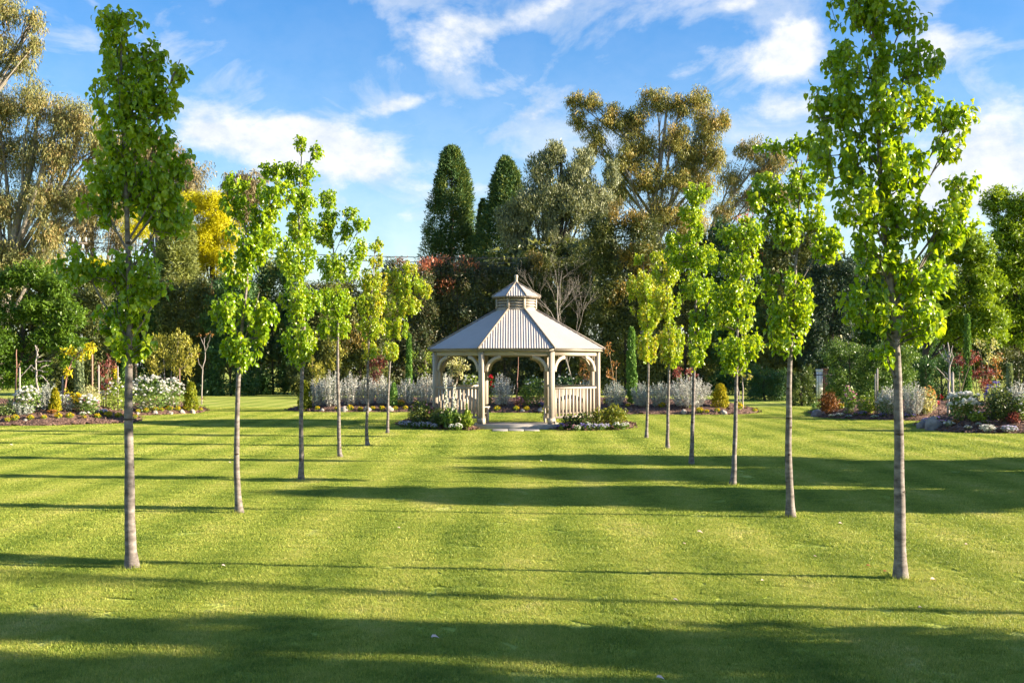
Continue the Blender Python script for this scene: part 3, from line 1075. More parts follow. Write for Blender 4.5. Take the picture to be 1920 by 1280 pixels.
def bench(k, label):
    """slatted bench with an arched back standing along bay k of the gazebo"""
    p, q = octo(2.28, 0, k), octo(2.28, 0, k + 1)
    c = (p + q) / 2
    t = (q - p) / np.linalg.norm(q - p)
    inw = np.array([GX, GY, 0]) - c
    inw /= np.linalg.norm(inw)
    B = thing('garden_bench', label, 'bench', c)
    w = .62
    for s in (-1, 1):
        for d, top in ((.06, .80), (.46, .60)):
            g = Geo()
            o = c + t * s * w + inw * d
            g.beam(o, o + UP * top, .06, .06, up=t, bevel=.008)
            part(B, 'leg', 'timber_light', **g.args())
        g = Geo()
        o = c + t * s * w + UP * .62
        g.beam(o + inw * .02, o + inw * .52, .06, .035)
        part(B, 'armrest', 'timber_light', **g.args())
    for d in (.10, .20, .30, .40):
        g = Geo()
        g.beam(c - t * w + inw * d + UP * .43, c + t * w + inw * d + UP * .43, .085, .025, bevel=.005)
        part(B, 'seat_slat', 'timber_light', **g.args())
    g = Geo()
    xs = np.linspace(-w, w, 13)
    arc = .78 + .14 * np.cos(xs / w * math.pi / 2)
    for i in range(12):
        A_ = c + t * xs[i] + inw * .05 + UP * arc[i]
        B_ = c + t * xs[i + 1] + inw * .05 + UP * arc[i + 1]
        g.beam(A_, B_, .05, .11)
    g.beam(c - t * w + inw * .05 + UP * .50, c + t * w + inw * .05 + UP * .50, .04, .07)
    part(B, 'back_rail', 'timber_light', **g.args())
    for i in range(9):
        x = -w + (i + .5) * 2 * w / 9
        g = Geo()
        g.beam(c + t * x + inw * .05 + UP * .52, c + t * x + inw * .05 + UP * (.78 + .14 * math.cos(x / w * math.pi / 2)), .07, .02, up=inw)
        part(B, 'back_slat', 'timber_light', **g.args())


bench(1, 'pale slatted bench with arched back behind the right gazebo balustrade')
bench(7, 'pale slatted bench behind the left gazebo balustrade')

for i, (xa, xb) in enumerate(((923.5, 952), (953, 982), (983, 1011))):
    Y0, Y1 = 31.75, 32.55
    a, b = (xa - CX) / F * 32.2, (xb - CX) / F * 32.2
    g = Geo()
    e = .012
    V = [[a, Y0, 0], [b, Y0, 0], [b, Y1, 0], [a, Y1, 0], [a, Y0, .026], [b, Y0, .026], [b, Y1, .026], [a, Y1, .026], [a + e, Y0 + e, .032], [b - e, Y0 + e, .032], [b - e, Y1 - e, .032], [a + e, Y1 - e, .032]]
    g.add(V, None, [[0, 1, 5, 4], [1, 2, 6, 5], [2, 3, 7, 6], [3, 0, 4, 7], [4, 5, 9, 8], [5, 6, 10, 9], [6, 7, 11, 10], [7, 4, 8, 11], [8, 9, 10, 11]])
    single('paving_slab', ('left', 'middle', 'right')[i] + ' one of three pale pavers set before the gazebo step', 'paver', 'paver', **{k: v for k, v in g.args().items()}, group='pavers before the gazebo step')


# ------------------------------------------------------------------ the double row of young pear trees
def box_area(boxes, Y):
    return sum((b[1] - b[0]) * (b[3] - b[2]) for b in boxes) * (Y / F) ** 2


PEAR_LEAF_MESHES = []


def pear_leaf_meshes():
    for v in range(6):
        T, Fc = OVATE
        V = np.stack([T[:, 0], T[:, 1] * (0.66 + 0.05 * (v % 3)), T[:, 2] * (0.8 + 0.15 * (v % 2))], 1)
        me = make_mesh('leaf', V, Fc, None, np.full(len(V), 0.12 + 0.15 * v), smooth=True)
        me.materials.append(MATS['pear'])
        PEAR_LEAF_MESHES.append(me)


pear_leaf_meshes()


def pear(label, base, trunk_px, boxes, mat='pear', dens=360.0, r0=0.034, leaf=0.063, singles=0, sub=13):
    """base: photo pixel of the foot; trunk_px: photo pixels of the leader going up"""
    b = ground(*base)
    Y = b[1]
    T = thing('pear_tree', label, 'tree', b, 'double row of young trees leading to the gazebo')
    pts = [b - UP * .05] + [at(px, py, Y) + np.array([0, rng.uniform(-.03, .03), 0]) for px, py in trunk_px]
    P = np.array(pts)
    s = np.linspace(0, 1, len(P))
    tt = np.linspace(0, 1, 34)
    P = np.stack([np.interp(tt, s, P[:, i]) for i in range(3)], 1)
    # smooth the polyline and let it wander a little
    for _ in range(3):
        P[1:-1] = (P[:-2] + 2 * P[1:-1] + P[2:]) / 4
    P[1:-1, :2] += rng.normal(size=(32, 2)) * 0.007
    P[1:-1] = (P[:-2] + 2 * P[1:-1] + P[2:]) / 4
    P[1:-1] = (P[:-2] + 2 * P[1:-1] + P[2:]) / 4
    H = P[-1, 2]
    fr = np.clip(P[:, 2] / H, 0, 1)
    rad = r0 * (1 - fr) ** 1.15 + 0.007 + 0.026 * np.exp(-np.maximum(P[:, 2], 0) / 0.09)
    rad *= 1 + rng.normal(size=len(rad)) * 0.025
    E = ells_from_boxes(boxes, Y, deep=0.85, jitter=0.5, grow=1.06)
    n = int(4.2 * dens * sum(4 * r[0] * r[2] for _, r in E))
    # upright leafy shoots fill every group of the crown
    PP, OO, RR, TW, SH = [], [], [], [], []
    area = np.array([r[0] * r[2] for _, r in E])
    for (c, r), w_ in zip(E, area / area.sum()):
        left = n / 4 * w_
        cc = []
        while left > 0:
            a_, d_ = rng.uniform(0, 6.28), math.sqrt(rng.uniform(0, 1))
            h_ = math.sqrt(max(0.05, 1 - d_ * d_ * .92)) * r[2]
            z0_ = -h_ * rng.uniform(.75, 1.0)
            z1_ = h_ * rng.uniform(.55, 1.12)
            k_ = max(3, int((z1_ - z0_) / 0.034))
            t_ = np.sort(rng.uniform(0, 1, k_))
            o_ = np.array([math.cos(a_), math.sin(a_), 0.0])
            bend = rng.normal(size=3) * np.array([.05, .05, 0])
            q = c + o_ * d_ * r + np.outer(z0_ + (z1_ - z0_) * t_, UP) + np.outer(np.sin(t_ * 3) * .6, bend) + np.outer((t_ - .5) * .25 * d_ * min(r[0], .25), o_)
            PP.append(q)
            OO.append(unit(o_ * (.3 + d_) + rng.normal(size=(k_, 3)) * .7))
            RR.append(np.clip(rng.uniform(0, .75) + rng.uniform(0, .3, k_), 0, 1))
            SH.append(q)
            cc.append(q[0])
            left -= k_
        TW.append((c, np.array(cc[:9])))
    PP, OO, RR = np.concatenate(PP), np.concatenate(OO), np.concatenate(RR)
    g = Geo()
    g.tube(P, rad, 10)
    trunk_part = part(T, 'trunk', 'pear_bark', smooth=True, **g.args())
    # longer grass left by the mower round the foot
    nb = 260
    a_ = rng.uniform(0, 6.28, nb)
    d_ = rad[0] + np.abs(rng.normal(size=nb)) * .05
    Pb = np.stack([b[0] + np.cos(a_) * d_, b[1] + np.sin(a_) * d_, np.full(nb, -.004)], 1)
    Ab = unit(np.stack([np.cos(a_) * .4, np.sin(a_) * .4, np.ones(nb)], 1) + rng.normal(size=(nb, 3)) * .25)
    Lb = rng.uniform(.03, .085, nb) * np.exp(-(d_ - rad[0]) * 4)
    g = leaf_geo(Pb, Ab, unit(rng.normal(size=(nb, 3))), Lb, .006, rng.uniform(0, 1, nb), FLAKE)
    part(T, 'foot_grass', 'blades', kind='stuff', **g.args())
    # dark scars round the stem where side shoots were cut
    low = min(at(0, bx[3], Y)[2] for bx in boxes)
    zs = np.cumsum(rng.uniform(.09, .38, 11)) + .1
    for z in zs:
        c = np.array([np.interp(z, P[:, 2], P[:, i]) for i in range(3)])
        r = np.interp(z, P[:, 2], rad)
        a0 = rng.uniform(0, 6.28)
        span = rng.uniform(.7, 3.4)
        an = np.linspace(a0, a0 + span, 8)
        hh = rng.uniform(.005, .014) * np.sin(np.linspace(0.25, math.pi - 0.25, 8)) + .002
        ring = []
        for a_, h_ in zip(an, hh):
            for q, rr in ((-h_, r * 1.01), (0, r * 1.07), (h_, r * 1.01)):
                ring.append(c + np.array([math.cos(a_) * rr, math.sin(a_) * rr, q]))
        Q = []
        for i in range(7):
            o = i * 3
            Q += [[o, o + 3, o + 4, o + 1], [o + 1, o + 4, o + 5, o + 2]]
        part(trunk_part, 'bark_scar', 'bark_scar', ring, None, Q)
    # limbs leave the leader steeply upward and clothe every clump
    g = Geo()
    k0 = P.copy()
    z0 = max(0.4, low - 0.25)
    for (c, r), (_, cc) in zip(E, TW):
        off = np.hypot(*(c - np.array([np.interp(c[2], P[:, 2], P[:, i]) for i in range(3)]))[:2])
        zs_ = max(z0, min(c[2] - 0.15 - 1.1 * off, H * 0.95))
        s_ = np.array([np.interp(zs_, P[:, 2], P[:, i]) for i in range(3)])
        rr = np.interp(zs_, P[:, 2], rad)
        top = c + UP * r[2] * 0.8
        mid = (s_ + top) / 2 + (c - s_) * np.array([.22, .22, 0])
        pl = bez(s_, mid, top, 9)
        g.tube(pl, np.linspace(min(rr * .5, .013), .0035, 9), 6)
        for q in cc:
            j = int(np.argmin(np.linalg.norm(pl - (q - UP * .12), axis=1)))
            g.tube(bez(pl[j], (pl[j] + q) / 2 + UP * .03 + rng.normal(size=3) * .015, q, 4), np.linspace(.006, .0025, 4), 4)
    for q in SH[::2]:
        if len(q) > 3:
            g.tube(q[::max(1, len(q) // 4)], .0028, 4)
    part(T, 'limbs', 'pear_bark', smooth=True, kind='stuff', **g.args())
    # leaves: rosettes of about five on every spur
    k = 4
    C = np.repeat(PP, k, 0) + rng.normal(size=(len(PP) * k, 3)) * 0.024
    O = unit(np.repeat(OO, k, 0) * 0.6 + rng.normal(size=(len(PP) * k, 3)) * 0.75)
    R = np.clip(np.repeat(RR, k) * 0.75 + rng.uniform(0, .3, len(C)), 0, 1)
    A, N = orient(O, 'pear')
    L = leaf * rng.uniform(0.6, 1.25, len(C))
    if singles:
        show = np.argsort(C[:, 1] - 1.2 * rng.uniform(0, 1, len(C)))[:singles]
        for i in show:
            a_ = A[i]
            s_ = unit(np.cross(a_, N[i]))
            n_ = np.cross(s_, a_)
            o = bpy.data.objects.new('leaf', PEAR_LEAF_MESHES[int(rng.integers(0, 6))])
            COL.objects.link(o)
            o.parent = T
            M = np.eye(4)
            M[:3, 0], M[:3, 1], M[:3, 2] = a_ * L[i], s_ * L[i], n_ * L[i]
            M[:3, 3] = C[i] - b
            o.matrix_local = [list(map(float, r)) for r in M]
        rest = np.setdiff1d(np.arange(len(C)), show)
    else:
        rest = np.arange(len(C))
    g = leaf_geo(C[rest], A[rest], N[rest], L[rest], L[rest] * rng.uniform(.66, .8, len(rest)), R[rest], OVATE)
    part(T, 'crown', mat, smooth=True, kind='stuff', **g.args())
    return T


pear('nearest tree of the left row, crown dark above and bright lime below', (249, 1066), [(243, 1010), (240, 860), (243, 660), (246, 560), (238, 400), (232, 250), (228, 20)],
     [(192, 262, 10, 72), (178, 256, 60, 160), (180, 275, 140, 240), (265, 298, 74, 140), (195, 285, 220, 300), (160, 265, 270, 370), (200, 300, 300, 400), (152, 220, 340, 425), (240, 300, 90, 250),
      (324, 351, 108, 150), (308, 334, 150, 235), (286, 322, 225, 300), (284, 345, 290, 380), (330, 364, 285, 335), (270, 362, 350, 440), (117, 172, 460, 535), (160, 235, 485, 540), (215, 290, 450, 555), (225, 285, 530, 610),
      (188, 250, 565, 640), (205, 285, 610, 672), (290, 322, 520, 555)], r0=.043, singles=300, dens=600)
pear('second tree of the left row, forked lime-green crown, kinked trunk base', (450, 962), [(444, 900), (444, 800), (448, 700), (455, 600), (463, 520), (470, 450), (450, 390), (440, 335)],
     [(425, 465, 322, 362), (424, 468, 355, 412), (463, 520, 375, 425), (490, 548, 330, 400), (430, 527, 410, 470), (418, 475, 455, 545), (460, 510, 440, 500), (398, 452, 540, 625), (463, 506, 540, 648), (423, 484, 622, 690)], dens=540)
pear('third tree of the left row with a thin shoot rising highest', (565, 901), [(566, 850), (564, 720), (570, 640), (566, 540), (560, 430), (563, 340), (566, 262)],
     [(556, 574, 252, 285), (582, 606, 270, 298), (488, 545, 303, 336), (535, 582, 296, 350), (536, 592, 345, 400), (534, 592, 390, 458), (524, 595, 440, 528), (534, 592, 520, 610), (534, 590, 600, 685)], dens=560)
pear('fourth tree of the left row, several loose upright shoots at top', (639, 858), [(634, 830), (635, 740), (632, 650), (634, 560), (625, 470), (614, 370)],
     [(599, 633, 356, 392), (602, 640, 386, 426), (588, 636, 412, 462), (647, 668, 386, 410), (639, 657, 408, 460), (664, 695, 408, 434), (658, 685, 445, 490), (597, 672, 470, 532), (594, 672, 535, 595), (597, 656, 590, 638)], dens=560)
pear('fifth tree of the left row, thin yellow-green crown with leafy tip', (690, 836), [(686, 810), (690, 740), (690, 660), (694, 580), (700, 510), (704, 450)],
     [(694, 714, 446, 474), (694, 716, 474, 505), (672, 727, 502, 552), (666, 722, 545, 595), (674, 722, 590, 637), (678, 704, 634, 678)], 'pear_young', dens=500)
pear('sixth tree of the left row, broad crown leaning toward the gazebo', (726, 813), [(727, 790), (728, 720), (735, 640), (742, 590), (752, 530), (765, 492)],
     [(722, 749, 499, 524), (756, 780, 488, 515), (729, 797, 508, 556), (784, 811, 530, 560), (716, 786, 550, 595), (712, 768, 592, 637), (722, 750, 634, 678)], 'pear_young', dens=540)
pear('sixth tree of the right row, small yellow-green crown beside the gazebo', (1212, 822), [(1213, 790), (1216, 700), (1215, 620), (1210, 560), (1205, 480)],
     [(1186, 1204, 475, 496), (1176, 1246, 506, 572), (1220, 1246, 469, 492), (1186, 1238, 552, 620), (1196, 1232, 615, 686)], 'pear_young', dens=540)
pear('fifth tree of the right row, orange-tinged leaves at top', (1252, 841), [(1251, 800), (1254, 720), (1254, 620), (1250, 540), (1248, 490)],
     [(1226, 1274, 486, 540), (1230, 1278, 535, 602), (1238, 1278, 598, 696)], 'pear_young', dens=600)
pear('fourth tree of the right row, tallest far pear with columnar top', (1297, 871), [(1297, 830), (1301, 740), (1302, 640), (1306, 520), (1304, 420), (1304, 345)],
     [(1284, 1328, 339, 384), (1278, 1322, 378, 425), (1282, 1320, 420, 455), (1246, 1286, 434, 472), (1250, 1342, 452, 510), (1278, 1338, 505, 572), (1306, 1350, 562, 616), (1282, 1326, 582, 690)], dens=560)
pear('third tree of the right row, dense lime crown above bluish trunk', (1373, 910), [(1377, 860), (1380, 760), (1381, 680), (1384, 580), (1390, 480), (1395, 415)],
     [(1390, 1414, 402, 424), (1346, 1374, 424, 450), (1356, 1437, 415, 472), (1337, 1426, 465, 522), (1337, 1420, 518, 578), (1337, 1432, 562, 622), (1410, 1438, 624, 652), (1344, 1420, 620, 680), (1350, 1400, 655, 706)], dens=540)
pear('second tree of the right row, bright lime crown with bare forks', (1483, 970), [(1478, 900), (1478, 780), (1480, 680), (1486, 590), (1492, 500), (1500, 400), (1505, 300)],
     [(1425, 1460, 261, 285), (1462, 1506, 256, 296), (1508, 1535, 255, 290), (1412, 1476, 321, 380), (1400, 1428, 338, 406), (1430, 1480, 370, 430), (1474, 1543, 298, 392), (1440, 1508, 388, 472), (1506, 1560, 384, 440), (1520, 1586, 420, 492), (1433, 1500, 500, 556), (1433, 1480, 545, 628), (1485, 1524, 520, 625), (1444, 1510, 598, 668)], dens=520, r0=.042)
pear('nearest tree of the right row, tall crown running out of the top', (1689, 1085), [(1688, 1010), (1686, 900), (1683, 760), (1684, 665), (1672, 520), (1655, 400), (1648, 250), (1640, 100), (1630, -50)],
     [(1556, 1640, -50, 60), (1610, 1690, -50, 70), (1680, 1726, 11, 62), (1524, 1600, 126, 262), (1566, 1680, 60, 164), (1676, 1760, 77, 162), (1600, 1740, 150, 262), (1527, 1642, 219, 350), (1631, 1740, 246, 372), (1755, 1828, 191, 246),
      (1762, 1806, 240, 300), (1784, 1829, 323, 357), (1773, 1818, 355, 418), (1555, 1664, 328, 437), (1653, 1740, 355, 470), (1720, 1818, 380, 470), (1587, 1680, 426, 525), (1664, 1784, 465, 580), (1582, 1664, 520, 618), (1626, 1757, 563, 645), (1640, 1672, 640, 678)],
     r0=.045, singles=300, dens=560)


# ------------------------------------------------------------------ trees and hedges behind the garden
DENS = 4.0

def stock(name, label, cat, Y, base_x, boxes, mat, dens, leaf, style='broad', wd=0.5, bark='dark_bark', sub=14, subr=0.36, shell=0.45, trunk_r=0.2, lean=None, deep=0.9, twigs=3, group=None,
          tip=None, top=None, bark_lift=0.15, low=0.35, high=0.7, cn='crown', tn='trunk', z0=-0.1, jit=0.25, flat=1.0, crown_label=None, base_dy=0.0):
    base = at(base_x, HY, Y)
    base[1] += base_dy
    base[2] = z0
    T = thing(name, label, cat, base, group)
    E = ells_from_boxes(boxes, Y, deep=deep, jitter=jit, grow=1.25 if name == 'gum_tree' else 1.1)
    n = int(DENS * (1.75 if Y > 50 else 1) * dens * sum(4 * r[0] * r[2] for _, r in E))
    P, O, R, TW = crown_points(E, n, int(sub * 2.6), .33, .62, flat)
    keep = P[:, 2] > z0 + 0.12
    P, O, R = P[keep], O[keep], R[keep]
    A, N = orient(O, style)
    L = leaf * (0.76 if Y > 50 else 1) * rng.uniform(0.65, 1.3, len(P))
    g = leaf_geo(P, A, N, L, L * wd * 1.1, R, FLAKE if Y > 50 else DIAMOND)
    part(T, cn, mat, kind='stuff', label=crown_label, **g.args())
    if tip:
        tb, tmat, td, tl, tlab = tip
        E2 = ells_from_boxes(tb, Y, deep=deep, jitter=jit)
        for i, (c, r) in enumerate(E2):
            c[1] -= 0.25 * r[1]
        n2 = int(3.4 * td * sum(4 * r[0] * r[2] for _, r in E2))
        P2, O2, R2, _ = crown_points(E2, n2, sub, subr, shell)
        A2, N2 = orient(O2, 'up' if style == 'broad' else style)
        L2 = tl * rng.uniform(0.65, 1.3, len(P2))
        g = leaf_geo(P2, A2, N2, L2 * .8, L2 * wd, R2, FLAKE)
        part(T, 'young_or_sunlit_leaves', tmat, kind='stuff', label=tlab, **g.args())
    ztop = max(c[2] + 0.2 * r[2] for c, r in E)
    if lean:
        pts = [base] + [at(q[0], q[1], Y) + np.array([0, q[2] if len(q) > 2 else 0, 0]) for q in lean]
    else:
        cx = float(np.mean([c[0] for c, _ in E]))
        pts = [base, base + (np.array([cx, Y, ztop]) - base) * np.array([.25, .25, .5]) + rng.normal(size=3) * .1, np.array([cx, Y, ztop])]
    pts = np.array(pts)
    tt = np.linspace(0, 1, 14)
    s = np.linspace(0, 1, len(pts))
    pts = np.stack([np.interp(tt, s, pts[:, i]) for i in range(3)], 1)
    for _ in range(2):
        pts[1:-1] = (pts[:-2] + 2 * pts[1:-1] + pts[2:]) / 4
    g = branch_geo(pts, np.linspace(trunk_r, trunk_r * 0.22, 14), TW, twigs, lift=bark_lift, low=low, high=high)
    part(T, tn, bark, smooth=True, **g.args())
    return T


# gums
stock('gum_tree', 'huge russet gum tree filling the left edge', 'tree', 88, -10,
      [(-70, 50, 150, 250), (20, 110, 155, 235), (80, 150, 180, 250), (110, 195, 190, 262), (-70, 40, 240, 340), (20, 110, 235, 330), (80, 160, 240, 330), (140, 230, 230, 320), (-70, 60, 330, 440), (40, 120, 320, 420), (110, 190, 330, 420), (170, 240, 320, 420), (-60, 50, 430, 520), (60, 130, 410, 470), (-60, 40, 480, 560), (30, 120, 450, 520)],
      'gum', 34, .36, 'hang', .3, 'gum_bark', 26, .42, .5, .55, lean=[(12, 540), (22, 470), (35, 400), (60, 300), (70, 220)], twigs=6)
stock('gum_tree', 'dark shaded gum between the huge gum and the rounded one', 'tree', 96, 175,
      [(90, 160, 330, 410), (140, 215, 320, 410), (190, 250, 350, 430), (70, 140, 400, 480), (130, 200, 400, 470), (190, 255, 410, 490)], 'gum_grey', 24, .38, 'hang', .32, 'gum_bark', 22, .42, .5, .4)
stock('gum_tree', 'gum branch with drooping russet leaves hanging in from the upper left corner', 'tree', 62, -170,
      [(-90, 10, -60, 40), (-30, 45, -20, 60), (38, 88, 15, 62), (45, 85, 55, 110), (-40, 30, 55, 130), (10, 70, 85, 150)],
      'gum', 38, .30, 'hang', .3, 'gum_bark', 22, .38, .55, .4, lean=[(-170, 300), (-120, 100), (-40, 30)], twigs=7)
stock('gum_tree', 'rounded grey-brown gum behind the nearest left tree', 'tree', 104, 300,
      [(200, 280, 235, 330), (250, 340, 250, 340), (310, 388, 285, 370), (230, 330, 300, 400), (300, 385, 340, 410)], 'gum_grey', 30, .42, 'hang', .32, 'gum_bark', 24, .44, .5, .45, lean=[(300, 480), (290, 380), (285, 290)])
stock('gum_tree', 'small distant gum showing above the golden tree and second left tree', 'tree', 112, 462, [(413, 470, 320, 385), (445, 502, 310, 385), (425, 490, 350, 430)], 'gum_grey', 30, .45, 'hang', .32, 'gum_bark', 24, .44, .5, .3)
stock('gum_tree', 'largest gum above the gazebo trees, spreading crown on pale limbs', 'tree', 122, 1238,
      [(1060, 1100, 170, 205), (1085, 1132, 172, 212), (1066, 1104, 200, 248), (1092, 1140, 225, 290), (1120, 1170, 195, 250), (1150, 1225, 195, 262), (1198, 1262, 160, 215), (1250, 1300, 170, 225), (1285, 1332, 165, 222), (1300, 1358, 200, 268), (1345, 1368, 203, 245), (1160, 1240, 245, 310), (1230, 1310, 225, 300),
       (1270, 1345, 260, 330), (1170, 1250, 305, 370), (1240, 1320, 300, 372), (1290, 1345, 320, 380), (1190, 1290, 360, 430), (1130, 1200, 270, 340), (1130, 1190, 330, 390), (1320, 1362, 255, 330), (1250, 1330, 380, 450)],
      'gum_green', 30, .40, 'hang', .34, 'gum_bark', 22, .44, .55, .5, lean=[(1236, 470), (1232, 420), (1222, 390), (1235, 330), (1245, 260), (1250, 200)], twigs=5, low=.55, high=.86)
stock('gum_tree', 'thinner russet gum at the right of the largest gum', 'tree', 126, 1325,
      [(1378, 1440, 256, 305), (1345, 1400, 305, 360), (1400, 1460, 290, 350), (1420, 1490, 270, 330), (1370, 1440, 345, 400), (1440, 1500, 330, 400), (1330, 1380, 370, 420)],
      'gum', 22, .42, 'hang', .32, 'gum_bark', 20, .44, .55, .4, lean=[(1325, 470), (1338, 410), (1372, 370), (1410, 320)], twigs=6, low=.6, high=.9)


def cone_tree(name, label, cat, Y, cx, top, base_y, half, mat, n, leaf, group=None, power=0.75, base=None, style='spray', wd=.5, lump=.17, z_from=None, crown='crown'):
    """dense conifer: clumps of sprays all over a tapering, slightly lumpy body"""
    small = base is not None
    if base is None:
        base = at(cx, HY, Y)
        base[2] = -0.05
        z0 = at(cx, base_y, Y)[2] if z_from is None else z_from
    else:
        Y = base[1]
        z0 = base[2]
    zt = at(cx, top, Y)[2]
    H = zt - z0
    Rm = half / F * Y
    T = thing(name, label, cat, base, group)
    k = 800 if small else max(40, n // 70)
    u = rng.uniform(0, 1, k) ** 0.8
    th = rng.uniform(0, 2 * math.pi, k)

    def prof(u):
        body = (1 - u) ** power
        foot = np.clip(0.7 + u * 2.0, 0, 1)
        return body * foot
    rr = prof(u) * (1 + lump * np.sin(th * 3 + u * 9) + rng.normal(size=k) * lump * 0.6) * rng.uniform(.72, 1.0, k)
    which = rng.integers(0, k, n)
    c = np.stack([base[0] + np.cos(th) * rr * Rm, Y + np.sin(th) * rr * Rm, z0 + u * H], 1)
    cr = Rm * 0.17 * (0.4 + prof(u))
    dd = sphere_dirs(n)
    P = c[which] + dd * (rng.uniform(0, 1, (n, 1)) ** .5) * cr[which][:, None] * np.array([1, 1, 1.5])
    O = unit(np.stack([np.cos(th), np.sin(th), np.full(k, .25)], 1)[which] + dd * .5)
    A, N = orient(O, style)
    R = np.clip(.5 * rng.uniform(0, 1, k)[which] + .5 * rng.uniform(0, 1, n), 0, 1)
    L = leaf * rng.uniform(.65, 1.3, n)
    g = leaf_geo(P, A, N, L, L * wd, R, FLAKE if Y > 50 else DIAMOND)
    part(T, crown, mat, kind='stuff', **g.args())
    g = Geo()
    g.tube([base - UP * .1, [base[0], Y, z0 + H * .5], [base[0], Y, z0 + H * .93]], [Rm * .12 + .01, Rm * .08 + .008, .008], 7)
    part(T, 'trunk', 'dark_bark', smooth=True, **g.args())
    return T


cone_tree('cypress_tree', 'tall dark blunt cypress standing alone against the sky', 'tree', 112, 847, 279, 640, 62, 'cypress', 64000, .28, power=.43)
cone_tree('cypress_tree', 'second dark cypress half hidden behind the grey-green tree', 'tree', 108, 948, 300, 640, 74, 'cypress', 54000, .28, power=.56)
cone_tree('cypress_tree', 'small dark cypress between the two tall ones', 'tree', 110, 905, 376, 640, 26, 'cypress', 15000, .28, power=.55)
stock('holm_oak', 'large grey-green evergreen between the cypresses and the largest gum', 'tree', 98, 1050,
      [(1018, 1062, 256, 320), (985, 1050, 285, 360), (1070, 1120, 270, 340), (1130, 1165, 300, 360), (985, 1080, 330, 420), (1060, 1150, 330, 420), (925, 1000, 370, 460), (1045, 1105, 300, 370), (955, 1040, 340, 430), (1030, 1130, 350, 440), (1100, 1160, 345, 430), (935, 1020, 420, 510), (1010, 1110, 420, 520), (1090, 1165, 420, 520), (945, 985, 395, 450), (975, 1010, 450, 540), (950, 1040, 490, 570), (1040, 1130, 490, 570), (1000, 1060, 380, 470), (1110, 1170, 440, 520)], 'holm', 50, .31, 'up', .5, 'dark_bark', 30, .40, .4, .5)
# golden tree and neighbours at the left
stock('golden_tree', 'bright golden-yellow tree behind the second left tree', 'tree', 76, 395,
      [(330, 400, 356, 420), (360, 430, 352, 410), (375, 440, 385, 450), (360, 430, 420, 500), (385, 440, 360, 430), (350, 420, 400, 470), (400, 455, 410, 480), (345, 410, 450, 520), (395, 450, 460, 528), (330, 380, 490, 535)], 'golden', 110, .20, 'broad', .42, 'dark_bark', 28, .42, .42, .18)
stock('golden_tree', 'second golden tree glimpsed behind the nearest left trunk', 'tree', 84, 255, [(235, 290, 352, 420), (225, 300, 400, 460), (150, 215, 478, 512)], 'golden', 85, .22, 'broad', .42, 'dark_bark', 26, .42, .42, .14)
cone_tree('conifer_tree', 'soft grey-green conifer left of the golden tree', 'tree', 74, 328, 368, 720, 48, 'greygreen', 44000, .23, power=.32)
stock('broadleaf_tree', 'dark glossy green spreading tree low at the left edge', 'tree', 60, 40,
      [(-60, 40, 500, 560), (10, 100, 482, 545), (70, 150, 505, 565), (-60, 40, 550, 620), (20, 120, 545, 610), (90, 166, 555, 625), (-50, 60, 610, 680), (40, 140, 600, 665), (100, 170, 620, 690), (-40, 90, 660, 730)], 'maple', 100, .23, 'broad', .55, 'dark_bark', 26, .44, .42, .2, flat=.8)


def rect_boxes(x0, x1, y0, y1, nx, ny, grow=1.35, arch=0.12):
    B = []
    w, h = (x1 - x0) / nx, (y1 - y0) / ny
    for j in range(ny):
        for i in range(nx):
            cx = x0 + (i + .5) * w + rng.uniform(-.15, .15) * w
            e = abs((i + .5) / nx - .5) * 2
            cy = y0 + (j + .5) * h + arch * (y1 - y0) * e * e * (1 - j / ny) + rng.uniform(-.12, .12) * h
            B.append((cx - w / 2 * grow, cx + w / 2 * grow, cy - h / 2 * grow, cy + h / 2 * grow))
    return B


def hedge(label, Y, x0, x1, y0, mat, leaf=.22, dens=75, tip=None, style='broad', nx=2, ny=4, y1=740, wd=.55, name='hedge_shrub', cat='shrub', group='evergreen hedge shrubs behind the beds', arch=.12, sub=22):
    Yb = F * EYE / (y1 - HY) if y1 else Y
    return stock(name, label, cat, Y, (x0 + x1) / 2, rect_boxes(x0, x1, y0, HY + EYE * F / Y + 4, nx, ny, arch=arch), mat, dens, leaf, style, wd, 'dark_bark', sub, .50, .4, .08, group=group, tip=tip, cn='foliage', tn='stems', deep=.75)


hedge('dark brown-green hedge shrub behind the golden sapling', 70, 95, 215, 530, 'deep_olive')
hedge('dark hedge shrub right behind the nearest left trunk', 72, 205, 310, 500, 'deep')
hedge('dark hedge shrub below the soft grey-green conifer', 71, 295, 400, 508, 'deep_olive', tip=([(360, 420, 530, 570)], 'brown_tip', 70, .16, 'bronze young leaves on top'))
hedge('deep green hedge shrub behind the second left trunk', 70, 385, 482, 512, 'deep')
hedge('grey-topped hedge shrub between second and third left trees', 73, 465, 560, 478, 'deep', tip=([(480, 545, 480, 555)], 'greygreen', 80, .2, 'grey-green leaves, coloured as if lit'))  # paler leaf group paints the sunlit top of the shrub
hedge('olive-brown hedge shrub behind the third left trunk', 69, 545, 630, 520, 'deep_olive', tip=([(600, 650, 620, 700)], 'olive', 40, .16, 'olive leaves with sunlight put into their colour'))  # olive group stands in for sun on the foliage
hedge('olive hedge shrub behind the fourth and fifth left trunks', 70, 615, 735, 520, 'deep_olive', tip=([(620, 700, 590, 690)], 'brown_tip', 50, .16, 'brownish leaves painted lighter as if in sun'))  # lighter brown group paints sunlight onto part of the shrub
hedge('red-tipped photinia hedge rising left of the gazebo roof', 72, 715, 820, 486, 'photinia', tip=([(722, 770, 480, 515), (765, 820, 476, 520), (720, 790, 510, 560)], 'red_tip', 26, .2, 'coral red young leaves'))
